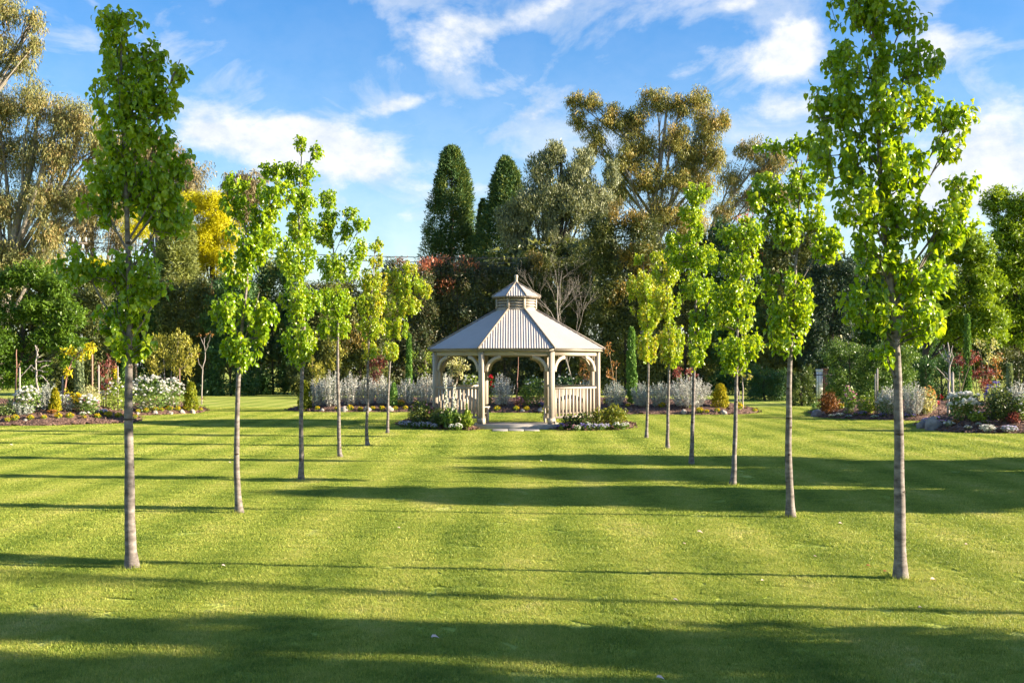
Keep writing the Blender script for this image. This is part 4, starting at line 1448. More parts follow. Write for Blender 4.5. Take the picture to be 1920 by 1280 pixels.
hedge('red-tipped photinia hedge right above the gazebo roof', 73, 800, 915, 478, 'photinia', tip=([(805, 850, 474, 510), (845, 905, 478, 520), (810, 860, 510, 560)], 'red_tip', 24, .2, 'coral red young leaves'))
hedge('dark hedge shrub directly behind the gazebo cupola', 74, 895, 1000, 485, 'photinia', tip=([(985, 1020, 465, 520)], 'brown_tip', 60, .18, 'yellow-brown young leaves'))
hedge('very dark hedge shrub behind the bare dead tree', 75, 985, 1115, 470, 'deep_olive', ny=5)
hedge('tall brown-tipped evergreen left of the largest gum trunk', 72, 1105, 1240, 385, 'deep_olive', ny=6, tip=([(1130, 1180, 370, 440), (1165, 1225, 380, 450), (1140, 1235, 440, 520), (1120, 1190, 520, 580)], 'brown_tip', 60, .19, 'golden-brown young leaves'))
hedge('dark evergreen behind the far right pears', 74, 1225, 1345, 440, 'deep_olive', ny=5, tip=([(1260, 1330, 430, 500)], 'brown_tip', 40, .19, 'brownish young leaves'))
hedge('dark evergreen with rust tips behind the third right pear', 73, 1330, 1440, 405, 'deep', ny=6, tip=([(1370, 1420, 398, 440), (1390, 1440, 440, 520)], 'red_tip', 20, .2, 'rusty red young leaves'))
hedge('dark evergreen behind the second right pear', 72, 1425, 1545, 420, 'deep_olive', ny=6)
hedge('dark blue-green evergreen with glints left of the nearest right crown', 70, 1505, 1610, 470, 'deep_blue', ny=5, dens=60)
hedge('dark evergreen behind the nearest right pear', 71, 1595, 1760, 500, 'deep', ny=5)
hedge('low clipped green shrub at the foot of the second right trunk', 60, 1395, 1475, 688, 'deep', ny=2, leaf=.13, dens=150)
hedge('rounded dark shrub beside the far right mulch bed', 52, 1478, 1532, 690, 'box', ny=2, leaf=.11, dens=190)
hedge('leafy olive-green shrub behind the pink flowers', 53, 1545, 1640, 640, 'rose_leaf', ny=3, leaf=.12, dens=150)
hedge('leafy green shrub behind the silver shrubs of the right bed', 53, 1625, 1720, 640, 'rose_leaf', ny=3, leaf=.12, dens=150)
hedge('dark shady shrub behind the bare pale tree at right', 54, 1715, 1815, 668, 'deep', ny=2, leaf=.13, dens=140)
hedge('dark shrub filling the right edge below the bright trees', 54, 1860, 1990, 660, 'deep_olive', ny=2, leaf=.13, dens=140)
stock('broadleaf_tree', 'bright spring-green tree right of the nearest right crown', 'tree', 58, 1735,
      [(1740, 1800, 440, 520), (1770, 1850, 420, 500), (1730, 1810, 510, 600), (1790, 1880, 490, 580), (1750, 1840, 570, 650), (1700, 1780, 540, 640), (1800, 1890, 560, 650), (1720, 1790, 470, 560), (1800, 1870, 440, 520)], 'spring', 88, .25, 'broad', .6, 'dark_bark', 26, .46, .45, .2, lean=[(1730, 700), (1735, 640), (1770, 560), (1790, 470)], flat=.85)
stock('broadleaf_tree', 'tall bright green tree at the right edge of the picture', 'tree', 60, 1905,
      [(1840, 1900, 345, 410), (1880, 1960, 350, 430), (1850, 1930, 400, 480), (1910, 2000, 420, 520), (1840, 1920, 470, 560), (1890, 1990, 520, 620), (1830, 1910, 550, 640), (1860, 1960, 600, 660), (1860, 1940, 450, 540)], 'spring', 92, .25, 'broad', .6, 'dark_bark', 26, .44, .45, .2, flat=.85)


def far_wood():
    """one far belt of trees that closes the view behind the hedges"""
    boxes = []
    for px in np.arange(-160, 2100, 46):
        h = np.interp(px, [-160, 100, 250, 450, 600, 720, 900, 1000, 1200, 1400, 1600, 1760, 2100], [465, 480, 490, 510, 545, 505, 480, 435, 440, 425, 450, 480, 480]) + rng.uniform(-5, 30)
        boxes.append((px - 44, px + 44, h, h + 70))
        h += 45
        boxes.append((px - 44, px + 44, h, 640))
        boxes.append((px - 44, px + 44, 600, 725))
    E = ells_from_boxes(boxes, 96, deep=.8)
    P, O, R, _ = crown_points(E, 100000, 30, .48, .4)
    A, N = orient(O, 'broad')
    L = .62 * rng.uniform(.65, 1.3, len(P))
    g = leaf_geo(P, A, N, L, L * .7, R, FLAKE)
    single('far_treeline', 'dark belt of distant trees closing the view behind the hedge', 'trees', 'deep_olive', kind='stuff', loc=(0, 96, 0), **g.args())


far_wood()


# trees standing beyond the right side of the lawn: they throw the long shadows across it
def shade_tree(label, x, y, h, r, z_low, n, cone, leaf=.26, tr=.12):
    base = np.array([x, y, -0.05])
    T = thing('garden_tree', label, 'tree', base, 'trees beyond the right side of the lawn')
    if cone:
        E = [(np.array([x, y, z_low + (h - z_low) * t]), np.array([r * (1.02 - t) + .12, r * (1.02 - t) + .12, (h - z_low) * .14])) for t in np.linspace(.08, .94, 8)]
    else:
        E = [(np.array([x + rng.uniform(-.4, .4) * r, y + rng.uniform(-.45, .45) * r, z]), np.array([r * .62, r * .62, r * .5])) for z in np.linspace(z_low + .4 * r, h - .45 * r, 9)]
    P, O, R, TW = crown_points(E, n, 14, .4, .4)
    A, N = orient(O, 'broad')
    L = leaf * rng.uniform(.65, 1.3, len(P))
    g = leaf_geo(P, A, N, L, L * .75, R, FLAKE)
    part(T, 'crown', 'shade', kind='stuff', **g.args())
    g = branch_geo(np.linspace(base, [x, y, h * .9], 9), np.linspace(tr, .02, 9), TW, 3)
    part(T, 'trunk', 'dark_bark', smooth=True, **g.args())


shade_tree('bushy tree out of view at right, shading the lawn before the second pears', 15.0, 14.4, 5.35, 1.6, .1, 17000, False)
shade_tree('broad bushy tree out of view at right beyond the first shade tree', 15.5, 17.4, 4.75, 2.0, .1, 18000, False)
shade_tree('round tree out of view at right, farthest of the shade trees', 16.5, 20.1, 5.0, 1.8, .1, 17000, False)
shade_tree('slim pointed tree out of view at right near the viewer', 13.5, 5.95, 7.4, .95, .15, 11000, True)
shade_tree('wide pointed tree out of view at right beside the viewer', 13.5, 4.45, 8.0, 1.7, .15, 20000, True)
stock('gum_tree', 'tall gum out of view at right whose high crown shades the nearest pears', 'tree', 8.6, CX + 18.0 / 9.0 * F,
      [(CX + (18.0 + dx - rr) / 9.0 * F, CX + (18.0 + dx + rr) / 9.0 * F, HY - (zz + rr - EYE) / 9.0 * F, HY - (zz - rr - EYE) / 9.0 * F) for dx, zz, rr in
       ((-1.2, 10.3, 1.3), (1.0, 10.6, 1.4), (0, 12.2, 1.5), (-1.5, 12.6, 1.2), (1.4, 13, 1.3), (0, 14.4, 1.4))],
      'gum_green', 42, .3, 'broad', .5, 'gum_bark', 14, .4, .4, .085, deep=1.15, jit=.2, base_dy=-1.75, lean=[(CX + 18.0 / 9.0 * F, HY - 1.8 / 9.0 * F, -1.75), (CX + 18.0 / 9.0 * F, HY - 3.4 / 9.0 * F, -1.75), (CX + 17.0 / 9.0 * F, HY - 6.5 / 9.0 * F, .4), (CX + 18.0 / 9.0 * F, HY - 12 / 9.0 * F, .2)])


# ------------------------------------------------------------------ bare dead tree, power pole and lines, fences
def fork_tree(name, label, cat, base, H, r, mat, levels=4, spread=.5, seed=1, first=.25, kids=3, lean=(0, 0)):
    T = thing(name, label, cat, base)
    R = np.random.default_rng(seed)
    g = Geo()

    def grow(p, d, ln, rad, lev):
        n = 6
        pts = [p]
        dd = d.copy()
        for i in range(n):
            dd = unit(dd + R.normal(size=3) * .13 + UP * .05)
            pts.append(pts[-1] + dd * ln / n)
        g.tube(pts, np.linspace(rad, rad * .45, n + 1), 6 if lev > 1 else 4)
        if lev <= 0:
            return
        for i in range(kids + (1 if lev == levels else 0)):
            t = R.uniform(first if lev == levels else .3, .98)
            j = int(t * n)
            s = pts[j]
            a = R.uniform(0, 6.28)
            side = np.array([math.cos(a), math.sin(a) * .8, R.uniform(-.1, .6)])
            nd = unit(d * (1 - spread) + side * spread)
            grow(s, nd, ln * R.uniform(.38, .62), rad * (1 - .5 * t) * .55, lev - 1)
    grow(np.asarray(base, dtype=float) - UP * .05, unit(np.array([lean[0], lean[1], 1.0])), H, r, levels)
    part(T, 'branches', mat, smooth=True, **g.args())
    return T


b_ = at(1082, HY, 62)
b_[2] = 0
fork_tree('bare_tree', 'leafless grey dead tree right of the gazebo cupola', 'tree', b_, 6.5, .045, 'pale_twig', 4, .42, 8, .22, 5)


def power_pole():
    Y = 92
    T = thing('power_pole', 'timber power pole with crossarms behind the left trees', 'power pole', at(141, HY, Y) * np.array([1, 1, 0]))
    p = at(141, 478, Y)
    g = Geo()
    g.tube([p * np.array([1, 1, 0]), p * np.array([1, 1, .5]), at(141, 452, Y)], [.17, .15, .12], 10)
    part(T, 'pole', 'pole_wood', smooth=True, **g.args())
    for py, x0, x1 in ((456, 122, 164), (468, 128, 158)):
        g = Geo()
        g.beam(at(x0, py, Y - .2), at(x1, py, Y - .2), .12, .14, bevel=.01)
        arm = part(T, 'crossarm', 'pole_wood', **g.args())
        for px in np.linspace(x0 + 3, x1 - 3, 4):
            c = at(px, py, Y - .2)
            g = Geo()
            prof = [(.02, .06), (.03, .14), (.10, .16), (.06, .22), (.10, .26), (.06, .32), (.10, .36), (.05, .44), (.02, .50)]
            g.tube([c + UP * z for _, z in prof], [q for q, _ in prof], 10)
            part(arm, 'insulator', 'porcelain', smooth=True, **g.args())


power_pole()
for lab, ya, yb in (('upper of two thin power lines crossing the sky left of the gazebo', 452, 468), ('lower of two thin power lines crossing the sky left of the gazebo', 462, 476)):
    t = np.linspace(0, 1, 40)
    A_, B_ = at(141, ya, 91.8), at(1500, yb + 4, 91.8)
    P = A_ + (B_ - A_) * t[:, None]
    P[:, 2] -= 0.9 * 4 * t * (1 - t)
    g = Geo()
    g.tube(P, .03, 5)
    single('power_line', lab, 'power line', 'wire', group='power lines behind the garden', **g.args())


def metal_fence(label, Y, x0, x1, top_y, n):
    a, b = at(x0, HY, Y), at(x1, HY, Y)
    a[2] = b[2] = 0
    zt = at(0, top_y, Y)[2]
    T = thing('metal_fence', label, 'fence', (a + b) / 2)
    for z in (zt - .12, .2):
        g = Geo()
        g.beam(a + UP * z, b + UP * z, .04, .04)
        part(T, 'rail', 'black_metal', **g.args())
    for i in range(n):
        c = a + (b - a) * (i + .5) / n
        g = Geo()
        g.tube([c, c + UP * (zt - .03), c + UP * zt], [.012, .012, .002], 5)
        part(T, 'bar', 'black_metal', **g.args())


metal_fence('black metal bar fence glimpsed behind the far right mulch bed', 56, 1505, 1570, 698, 14)
metal_fence('black metal bar fence glimpsed behind the bare pale tree', 56, 1735, 1775, 722, 9)
for name, lab, cat, mat, x0, x1, yt, Y in (('white_pillar', 'white rendered pillar seen through the metal fence', 'pillar', 'white_render', 1531, 1541, 692, 58.5),
                                           ('brick_pillar', 'red brick pillar seen through the metal fence', 'pillar', 'red_brick', 1541.5, 1551, 690, 58.7)):
    a, b = at(x0, HY, Y), at(x1, HY, Y)
    w = b[0] - a[0]
    zt = at(0, yt, Y)[2]
    c = (a + b) / 2
    g = Geo()
    g.beam([c[0], Y, 0], [c[0], Y, zt - .08], w, w, up=(0, 1, 0), bevel=.015)
    g.beam([c[0], Y, zt - .081], [c[0], Y, zt], w * 1.18, w * 1.18, up=(0, 1, 0), bevel=.03)
    single(name, lab, cat, mat, **g.args())


# ------------------------------------------------------------------ plants of the beds
def blooms(centres, size, petals=7, R=None):
    """cupped many-petalled flowers as small petal whorls"""
    C = np.asarray(centres)
    n = len(C)
    a = (np.arange(petals)[None, :] * 2.4 + rng.uniform(0, 6.28, (n, 1)))
    tilt = np.linspace(.15, 1.0, petals)[None, :]
    D = np.stack([np.cos(a) * tilt, np.sin(a) * tilt, np.broadcast_to(1.05 - tilt * .8, a.shape)], -1).reshape(-1, 3)
    P = np.repeat(C, petals, 0)
    S = np.repeat(np.broadcast_to(size, (n,)) * rng.uniform(.8, 1.2, n), petals) * .55
    Rr = np.repeat(rng.uniform(0, 1, n), petals) * .6 + rng.uniform(0, .4, n * petals)
    return leaf_geo(P, unit(D), unit(rng.normal(size=D.shape) * .15 + UP), S, S * 1.1, Rr, PETAL)


def dome(base, w, h, n, top_bias=0.0):
    """points all through a rounded bush, denser towards the skin"""
    d = sphere_dirs(n)
    d[:, 2] = np.abs(d[:, 2]) if top_bias else d[:, 2]
    r = rng.uniform(0, 1, (n, 1)) ** .35
    bump = 1 + .16 * np.sin(d[:, :1] * 7 + base[0] * 3) * np.sin(d[:, 1:2] * 6 + base[1]) + .10 * np.sin(d[:, 2:3] * 11 + base[0])
    P = base + np.array([0, 0, h * .5]) + d * r * bump * np.array([w / 2, w / 2 * .9, h * .5])
    return P, d


def stem_fan(T, base, w, h, n=9, mat='stem', r=.008, name='stems'):
    g = Geo()
    for i in range(n):
        a = rng.uniform(0, 6.28)
        e = base + np.array([math.cos(a) * w * .38, math.sin(a) * w * .35, h * rng.uniform(.5, .85)])
        s = base + np.array([math.cos(a) * w * .05, math.sin(a) * w * .05, -.08])
        g.tube(bez(s, (s + e) / 2 + UP * h * .15, e, 5), np.linspace(r, r * .4, 5), 4)
    return part(T, name, mat, smooth=True, **g.args())


def size_of(px, py, w, top):
    b = spot(px, py)
    return b, w / F * b[1], (py - top) / F * b[1]


def bush(name, label, px, py, w, top, mat='rose_leaf', n=900, leaf=.07, style='broad', flowers=None, cat='shrub', group=None, wd=.55, stems='stem', extra=None):
    b, W, H = size_of(px, py, w, top)
    T = thing(name, label, cat, b, group)
    P, d = dome(b, W, H, n)
    k = P[:, 2] > b[2] - .04
    P, d = P[k], d[k]
    A, N = orient(d, style)
    L = leaf * rng.uniform(.6, 1.3, len(P))
    g = leaf_geo(P, A, N, L, L * wd, np.clip(rng.uniform(0, 1, len(P)), 0, 1))
    part(T, 'foliage', mat, kind='stuff', **g.args())
    stem_fan(T, b, W, H, mat=stems)
    for f in flowers or ():
        fm, fn, fs = f[:3]
        reach = f[3] if len(f) > 3 else 1.0
        dd = sphere_dirs(fn)
        dd[:, 2] = np.where(rng.uniform(0, 1, fn) < reach, np.abs(dd[:, 2]), dd[:, 2])
        C = b + UP * H * .5 + dd * np.array([W / 2, W / 2 * .9, H * .5]) * rng.uniform(.86, 1.1, (fn, 1))
        g = blooms(C, fs)
        part(T, 'flowers', fm, kind='stuff', **g.args())
    return T


def silver(label, px, py, w, top, mat='silver', n=2100, group='silver-leaved shrubs'):
    """upright silver shrub: a sheaf of wands clothed with small felted leaves"""
    b, W, H = size_of(px, py, w, top)
    T = thing('silver_shrub', label, 'shrub', b, group)
    k = max(26, int(n / 26))
    a = rng.uniform(0, 6.28, k)
    rr = rng.uniform(0, 1, k) ** .55
    foot = np.stack([np.cos(a) * rr * W * .22, np.sin(a) * rr * W * .22, np.full(k, -.05)], 1) + b
    hh = H * (1 - .38 * rr ** 2) * rng.uniform(.72, 1.05, k)
    tip = np.stack([np.cos(a) * rr * W * .52, np.sin(a) * rr * W * .48, hh], 1) + b
    m = 28
    t = np.tile(np.linspace(.12, 1.0, m), k)
    j = np.repeat(np.arange(k), m)
    mid = (foot + tip) / 2 + np.stack([np.cos(a) * W * .05, np.sin(a) * W * .05, hh * .10], 1)
    tt = t[:, None]
    P = (1 - tt) ** 2 * foot[j] + 2 * tt * (1 - tt) * mid[j] + tt * tt * tip[j] + rng.normal(size=(k * m, 3)) * .012
    O = unit(rng.normal(size=P.shape) + np.stack([np.cos(a), np.sin(a), np.zeros(k)], 1)[j] * .4)
    A, N = orient(O, 'spray')
    L = .062 * rng.uniform(.6, 1.35, len(P)) * (1.15 - .25 * t)
    g = leaf_geo(P, A, N, L, L * .42, rng.uniform(0, 1, len(P)))
    part(T, 'foliage', mat, kind='stuff', **g.args())
    g = Geo()
    for q in range(0, k, 2):
        g.tube(bez(foot[q], mid[q], tip[q], 5), np.linspace(.007, .003, 5), 4)
    part(T, 'stems', 'pale_twig', smooth=True, **g.args())
    return T


def cone_bush(label, px, py, w, top, mat, n=1700, name='conifer', leaf=.072, group='small clipped-looking cone conifers', power=.45, lump=.06):
    b = spot(px, py)
    return cone_tree(name, label, 'conifer', b[1], px, top, py, w / 2, mat, n, leaf, group, power, base=b, style='up', wd=.6, lump=lump, crown='foliage')


def slim(label, px, py, w, top, mat='slim', n=2600):
    b = spot(px, py)
    return cone_tree('slim_cypress', label, 'cypress', b[1], px, top, py, w / 2, mat, n * 2, .085, 'slim pencil cypresses in the beds', .28, base=b, style='up', wd=.5, lump=.10, crown='foliage')


def stake(label, px, py, top, mat='stake_wood', tx=None, r=.022, name='garden_stake'):
    b = spot(px, py)
    Y = b[1]
    t = at(px if tx is None else tx, top, Y)
    g = Geo()
    g.beam(b - UP * .15, t - UP * .05, r * 2, r * 2, up=(0, 1, 0), bevel=.006)
    g.tube([t - UP * .05, t], [r * 1.2, r * .5], 6)
    single(name, label, 'stake', mat, loc=b, group='stakes among the plants', **g.args())


def twig_tree(name, label, base_px, lines, mat, r=.028, leaves=None, cat='tree'):
    """small tree drawn by its limbs; lines: polylines in photo pixels, first the stem"""
    b = spot(*base_px)
    Y = b[1]
    T = thing(name, label, cat, b)
    g = Geo()
    for i, ln in enumerate(lines):
        pts = np.array([at(px, py, Y) for px, py in ln])
        t = np.linspace(0, 1, len(pts))
        tt = np.linspace(0, 1, max(6, 3 * len(pts)))
        P = np.stack([np.interp(tt, t, pts[:, k]) for k in range(3)], 1)
        if i:
            s = rng.uniform(-.35, .35)
            P[:, 1] += s * np.linspace(0, 1, len(P)) * np.linalg.norm(pts[-1] - pts[0])
        else:
            P[0] -= UP * .08
        P[1:-1] += rng.normal(size=(len(P) - 2, 3)) * .012
        r0 = r if i == 0 else r * .5
        g.tube(P, np.linspace(r0, r0 * .35, len(P)), 7)
    part(T, 'stem', mat, smooth=True, **g.args())
    if leaves:
        boxes, lm, dens, lf = leaves
        E = ells_from_boxes(boxes, Y, deep=.9)
        n = int(dens * sum(4 * q[0] * q[2] for _, q in E))
        P, O, R, _ = crown_points(E, n, 8, .4, .5)
        A, N = orient(O, 'broad')
        L = lf * rng.uniform(.6, 1.3, len(P))
        g = leaf_geo(P, A, N, L, L * .5, R)
        part(T, 'leaves', lm, kind='stuff', **g.args())
    return T


def box_shrub(name, label, px, py, boxes, mat, dens=420, leaf=.08, style='broad', group=None, stems='stem', flowers=None, sub=9, Y=None, wd=.5):
    b = spot(px, py) if Y is None else at(px, HY, Y) * np.array([1, 1, 0])
    Y = b[1]
    T = thing(name, label, 'shrub', b, group)
    E = ells_from_boxes(boxes, Y, deep=.9)
    n = int(dens * sum(4 * q[0] * q[2] for _, q in E))
    P, O, R, TW = crown_points(E, n, sub, .38, .45)
    A, N = orient(O, style)
    L = leaf * rng.uniform(.6, 1.3, len(P))
    g = leaf_geo(P, A, N, L, L * wd, R)
    part(T, 'foliage', mat, kind='stuff', **g.args())
    g = Geo()
    for c, cc in TW:
        s = b + np.array([rng.uniform(-.12, .12), rng.uniform(-.1, .1), -.08])
        g.tube(bez(s, (s + c) / 2 + np.array([0, 0, .25 * (c[2] - s[2])]), c, 7), np.linspace(.02, .007, 7), 5)
        for q in cc[:4]:
            g.tube(bez(c, (c + q) / 2 + UP * .03, q, 4), np.linspace(.007, .003, 4), 4)
    part(T, 'stems', stems, smooth=True, **g.args())
    for fm, fn, fs in flowers or ():
        C, _, _, _ = crown_points(E, fn, 10, .4, .3)
        part(T, 'flowers', fm, kind='stuff', **blooms(C, fs).args())
    return T


CLUMPS = {}


def clump_mesh(mat, fm, v):
    """a cushion of small leaves set with flowers, shared by all alike"""
    key = (mat, fm, v)
    if key not in CLUMPS:
        n = 130
        P, d = dome(np.zeros(3), 1.0, .62, n)
        P[:, 2] = np.maximum(P[:, 2] - .08, -.05)
        A, N = orient(d, 'up')
        L = .22 * rng.uniform(.6, 1.3, n)
        a = leaf_geo(P, A, N, L, L * .5, rng.uniform(0, 1, n)).args()
        fo = make_mesh('foliage', a['V'], a['tris'], None, a['rnd'])
        fo.materials.append(MATS[mat])
        m = 34
        dd = sphere_dirs(m)
        dd[:, 2] = np.abs(dd[:, 2])
        C = np.array([0, 0, .24]) + dd * np.array([.52, .5, .36])
        a = blooms(C, .24, 6).args()
        fl = make_mesh('flowers', a['V'], a['tris'], None, a['rnd'])
        fl.materials.append(MATS[fm])
        CLUMPS[key] = (fo, fl)
    return CLUMPS[key]


def clumps(name, label, cat, group, spots, mat, fm, flat=1.0):
    for px, py, w in spots:
        b = spot(px, py)
        fo, fl = clump_mesh(mat, fm, int(rng.integers(0, 3)))
        T = thing(name, label, cat, b, group)
        s = w / F * b[1]
        T.scale = (s, s, s * 1.15 * flat)
        T.rotation_euler = (0, 0, rng.uniform(0, 6.28))
        for nm, me in (('foliage', fo), ('flowers', fl)):
            o = link(nm, me, None, T)
            o['kind'] = 'stuff'


def rock(label, px, py, w, h, mat='rock_pale', group=None):
    b = spot(px, py)
    W, H = w / F * b[1], h / F * b[1]
    n, m = 14, 8
    V = []
    ph = rng.uniform(0, 6.28, 6)
    for j in range(m + 1):
        v = j / m * math.pi / 2 * 1.25 - math.pi / 2 * .25
        for i in range(n):
            u = i / n * 2 * math.pi
            k = 1 + .13 * math.sin(2 * u + ph[0]) + .10 * math.sin(3 * u + ph[1] + v * 2) + .07 * math.sin(5 * u + ph[2] - v * 3) + .06 * math.sin(v * 5 + ph[3])
            top = max(0, math.sin(v))
            V.append([math.cos(u) * math.cos(v) ** .7 * k * W / 2 if abs(v) < math.pi / 2 else 0, math.sin(u) * max(0, math.cos(v)) ** .7 * k * W * .36, math.sin(v) * H * (1 - .25 * top * math.cos(u + ph[4]))])
    Q = [[j * n + i, j * n + (i + 1) % n, (j + 1) * n + (i + 1) % n, (j + 1) * n + i] for j in range(m) for i in range(n)]
    single('rock', label, 'rock', mat, np.array(V) + b, None, Q, smooth=False, loc=b, group=group)


def foxglove(label, px, py, top, bend, fm='petal_white', bells_from=.35):
    b = spot(px, py)
    Y = b[1]
    t = at(px + bend, top, Y)
    T = thing('foxglove', label, 'flower', b)
    m = (b + t) / 2 + np.array([-(t[0] - b[0]) * .3, 0, (t[2] - b[2]) * .12])
    P = bez(b - UP * .05, m, t, 14)
    g = Geo()
    g.tube(P, np.linspace(.012, .004, 14), 5)
    part(T, 'stem', 'flower_stem', smooth=True, **g.args())
    g = Geo()
    H = t[2] - b[2]
    for q in np.arange(bells_from, .97, .028):
        c = np.array([np.interp(q, np.linspace(0, 1, 14), P[:, i]) for i in range(3)])
        for _ in range(2):
            a = rng.uniform(0, 6.28)
            s = 1.15 - q * .75
            d = unit(np.array([math.cos(a), math.sin(a), -.55]))
            g.tube([c, c + d * .03 * s, c + d * .07 * s, c + d * .085 * s], np.array([.008, .02, .026, .034]) * s, 6, cap=False)
    part(T, 'bells', fm, smooth=True, kind='stuff', **g.args())
    n = 46
    a = rng.uniform(0, 6.28, n)
    C = b + np.stack([np.cos(a) * .04, np.sin(a) * .04, rng.uniform(0, .22 * H, n)], 1)
    A = np.stack([np.cos(a), np.sin(a), rng.uniform(.1, .8, n)], 1)
    g = leaf_geo(C, A, unit(rng.normal(size=(n, 3)) * .2 + UP), rng.uniform(.14, .28, n), .075, rng.uniform(0, 1, n), OVATE)
    part(T, 'leaves', 'lime', kind='stuff', **g.args())


def strap_plant(label, px, py, w, top):
    b, W, H = size_of(px, py, w, top)
    n = 34
    a = rng.uniform(0, 6.28, n)
    g = Geo()
    for q in a:
        e = b + np.array([math.cos(q) * W * .5 * rng.uniform(.3, 1), math.sin(q) * W * .4, H * rng.uniform(.5, 1)])
        p = bez(b, (b + e) / 2 + UP * H * .4, e, 6)
        s = np.array([-math.sin(q), math.cos(q), 0]) * .022
        wd = np.array([.7, 1, 1, .8, .5, .05])[:, None]
        g.add(np.concatenate([p - s * wd, p + s * wd]), None, [[i, i + 1, 7 + i, 6 + i] for i in range(5)], np.full(12, rng.uniform(0, 1)))
    single('strap_plant', label, 'plant', 'slim_grey', loc=b, **g.args())


W_ = 'petal_white'
# ---- left beds
twig_tree('bare_sapling', 'reddish bare sapling stem leaning at far left', (28, 765), [[(28, 765), (29, 730), (31, 690), (31, 655)], [(32, 690), (36, 683), (37, 676)]], 'red_twig', .035)
stake('pale grey stake beside the reddish bare sapling', 37, 766, 688)
twig_tree('bare_sapling', 'pale leafless sapling with sideways twigs in the left bed', (73, 762),
          [[(73, 762), (71, 735), (68, 705), (67, 690), (70, 668), (68, 655), (66, 647)], [(70, 668), (71, 655), (70, 648)], [(66, 692), (58, 684), (52, 690), (46, 700), (39, 707)], [(68, 697), (62, 697), (58, 692)],
           [(68, 695), (75, 693), (82, 697), (91, 697)], [(69, 679), (78, 677), (95, 677)], [(70, 706), (78, 704), (86, 711), (92, 722)], [(76, 690), (82, 686), (90, 684)], [(71, 672), (75, 668), (79, 667)]], 'pale_twig', .04)
bush('rose_bush', 'white rose bush in front of the bare saplings at far left', 52, 774, 50, 727, 'rose_leaf', 900, .075, flowers=[(W_, 80, .13, .8)])
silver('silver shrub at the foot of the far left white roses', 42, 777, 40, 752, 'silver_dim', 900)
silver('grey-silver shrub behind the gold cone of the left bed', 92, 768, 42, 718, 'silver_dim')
bush('low_shrub', 'low dark green shrub at the left picture edge', 8, 779, 46, 757, 'box', 900, .06)
strap_plant('grey-green strappy plant at the left picture edge', 20, 774, 26, 742)
cone_bush('golden cone conifer in the left bed', 103, 774, 20, 730, 'gold_cone', 2200)
stake('short grey stake beside the golden sapling', 116, 762, 704, tx=118)
twig_tree('golden_sapling', 'golden sapling with drooping yellow leaf sprays in the left bed', (121, 764), [[(121, 764), (122, 730), (125, 700), (135, 675), (150, 660), (172, 652)], [(126, 698), (131, 690), (136, 688)], [(138, 672), (125, 662), (112, 658)]],
          'red_twig', .035, ([(106, 146, 646, 668), (138, 172, 648, 676), (150, 192, 638, 662), (164, 180, 655, 672), (118, 138, 682, 716), (118, 134, 728, 742)], 'yellow_leaf', 300, .11), cat='tree')
slim('thin grey-green pencil cypress beside the golden sapling', 149, 764, 15, 655, 'slim_grey')
stake('tall reddish stake right of the golden sapling', 173, 766, 655, 'stake_red')
bush('rounded_shrub', 'soft lime-grey mounded shrub in the left bed', 168, 768, 40, 722, 'variegated', 1200, .06)
box_shrub('barberry', 'dark red barberry behind the white stake of the left bed', 197, 766, [(178, 200, 672, 720), (190, 214, 668, 712), (184, 212, 700, 740), (200, 212, 655, 690)], 'barberry', 420, .08, 'up')
stake('white stake in front of the dark red barberry', 185, 768, 684)
bush('flower_shrub', 'gold-flowered low shrub right of the golden cone', 145, 771, 32, 738, 'rose_leaf', 500, .06, flowers=[('petal_yellow', 110, .09, 1)])
bush('lavender_shrub', 'grey-violet low shrub below the gold-flowered one', 126, 771, 24, 742, 'silver_dim', 450, .055, flowers=[('petal_lilac', 40, .06, 1)])
bush('rose_bush', 'pinkish white rose bush at the middle of the left bed', 166, 776, 34, 741, 'rose_leaf', 650, .07, flowers=[(W_, 42, .13, .8), ('petal_pink', 6, .12, .8)])
twig_tree('yellow_sapling', 'thin sapling with orange-yellow leaves left of the nearest trunk', (219, 764), [[(219, 764), (218, 730), (217, 690), (219, 662)]], 'stem', .02,
          ([(214, 228, 662, 680), (208, 226, 684, 700), (210, 230, 698, 712)], 'yellow_leaf', 380, .10))
stake('white stake behind the nearest left trunk', 221, 766, 686)
bush('rose_bush', 'white rose bush behind the nearest left trunk', 221, 771, 62, 712, 'lime', 1300, .075, flowers=[(W_, 60, .14, .7)])
slim('green pencil cypress half hidden by the nearest left trunk', 234, 764, 14, 660)
bush('rose_bush', 'large white rose bush right of the nearest left trunk', 281, 770, 72, 706, 'rose_leaf', 1700, .075, flowers=[(W_, 150, .14, .8)])
bush('rose_bush', 'white rose bush beside the lime cone conifer', 320, 769, 50, 711, 'rose_leaf', 1200, .07, flowers=[(W_, 85, .13, .8)])
box_shrub('olive_shrub', 'large yellow-olive shrub on bare stems behind white roses', 318, 758, [(258, 310, 640, 690), (280, 330, 622, 680), (310, 360, 618, 672), (340, 376, 630, 690), (270, 330, 660, 715), (318, 370, 660, 716), (295, 350, 645, 700)], 'olive', 330, .10, 'up', stems='pale_twig', sub=12)
stake('thin pinkish stake in the rose hedge by the lime cone', 337, 770, 690, 'stake_red', r=.014)
cone_bush('lime-gold cone conifer at the right end of the left beds', 358, 771, 29, 718, 'green_cone', 2400)
twig_tree('forked_sapling', 'slim pale forked sapling with orange leaf tufts', (378, 757), [[(378, 757), (379, 720), (380, 690), (386, 668), (384, 650), (376, 632)], [(385, 660), (392, 645), (398, 628)], [(380, 692), (373, 680), (371, 664)], [(383, 648), (382, 636), (386, 630)]],
          'pale_twig', .032, ([(369, 380, 622, 634), (380, 392, 624, 632), (392, 404, 620, 632), (367, 374, 656, 668), (376, 384, 735, 755)], 'copper', 160, .09))
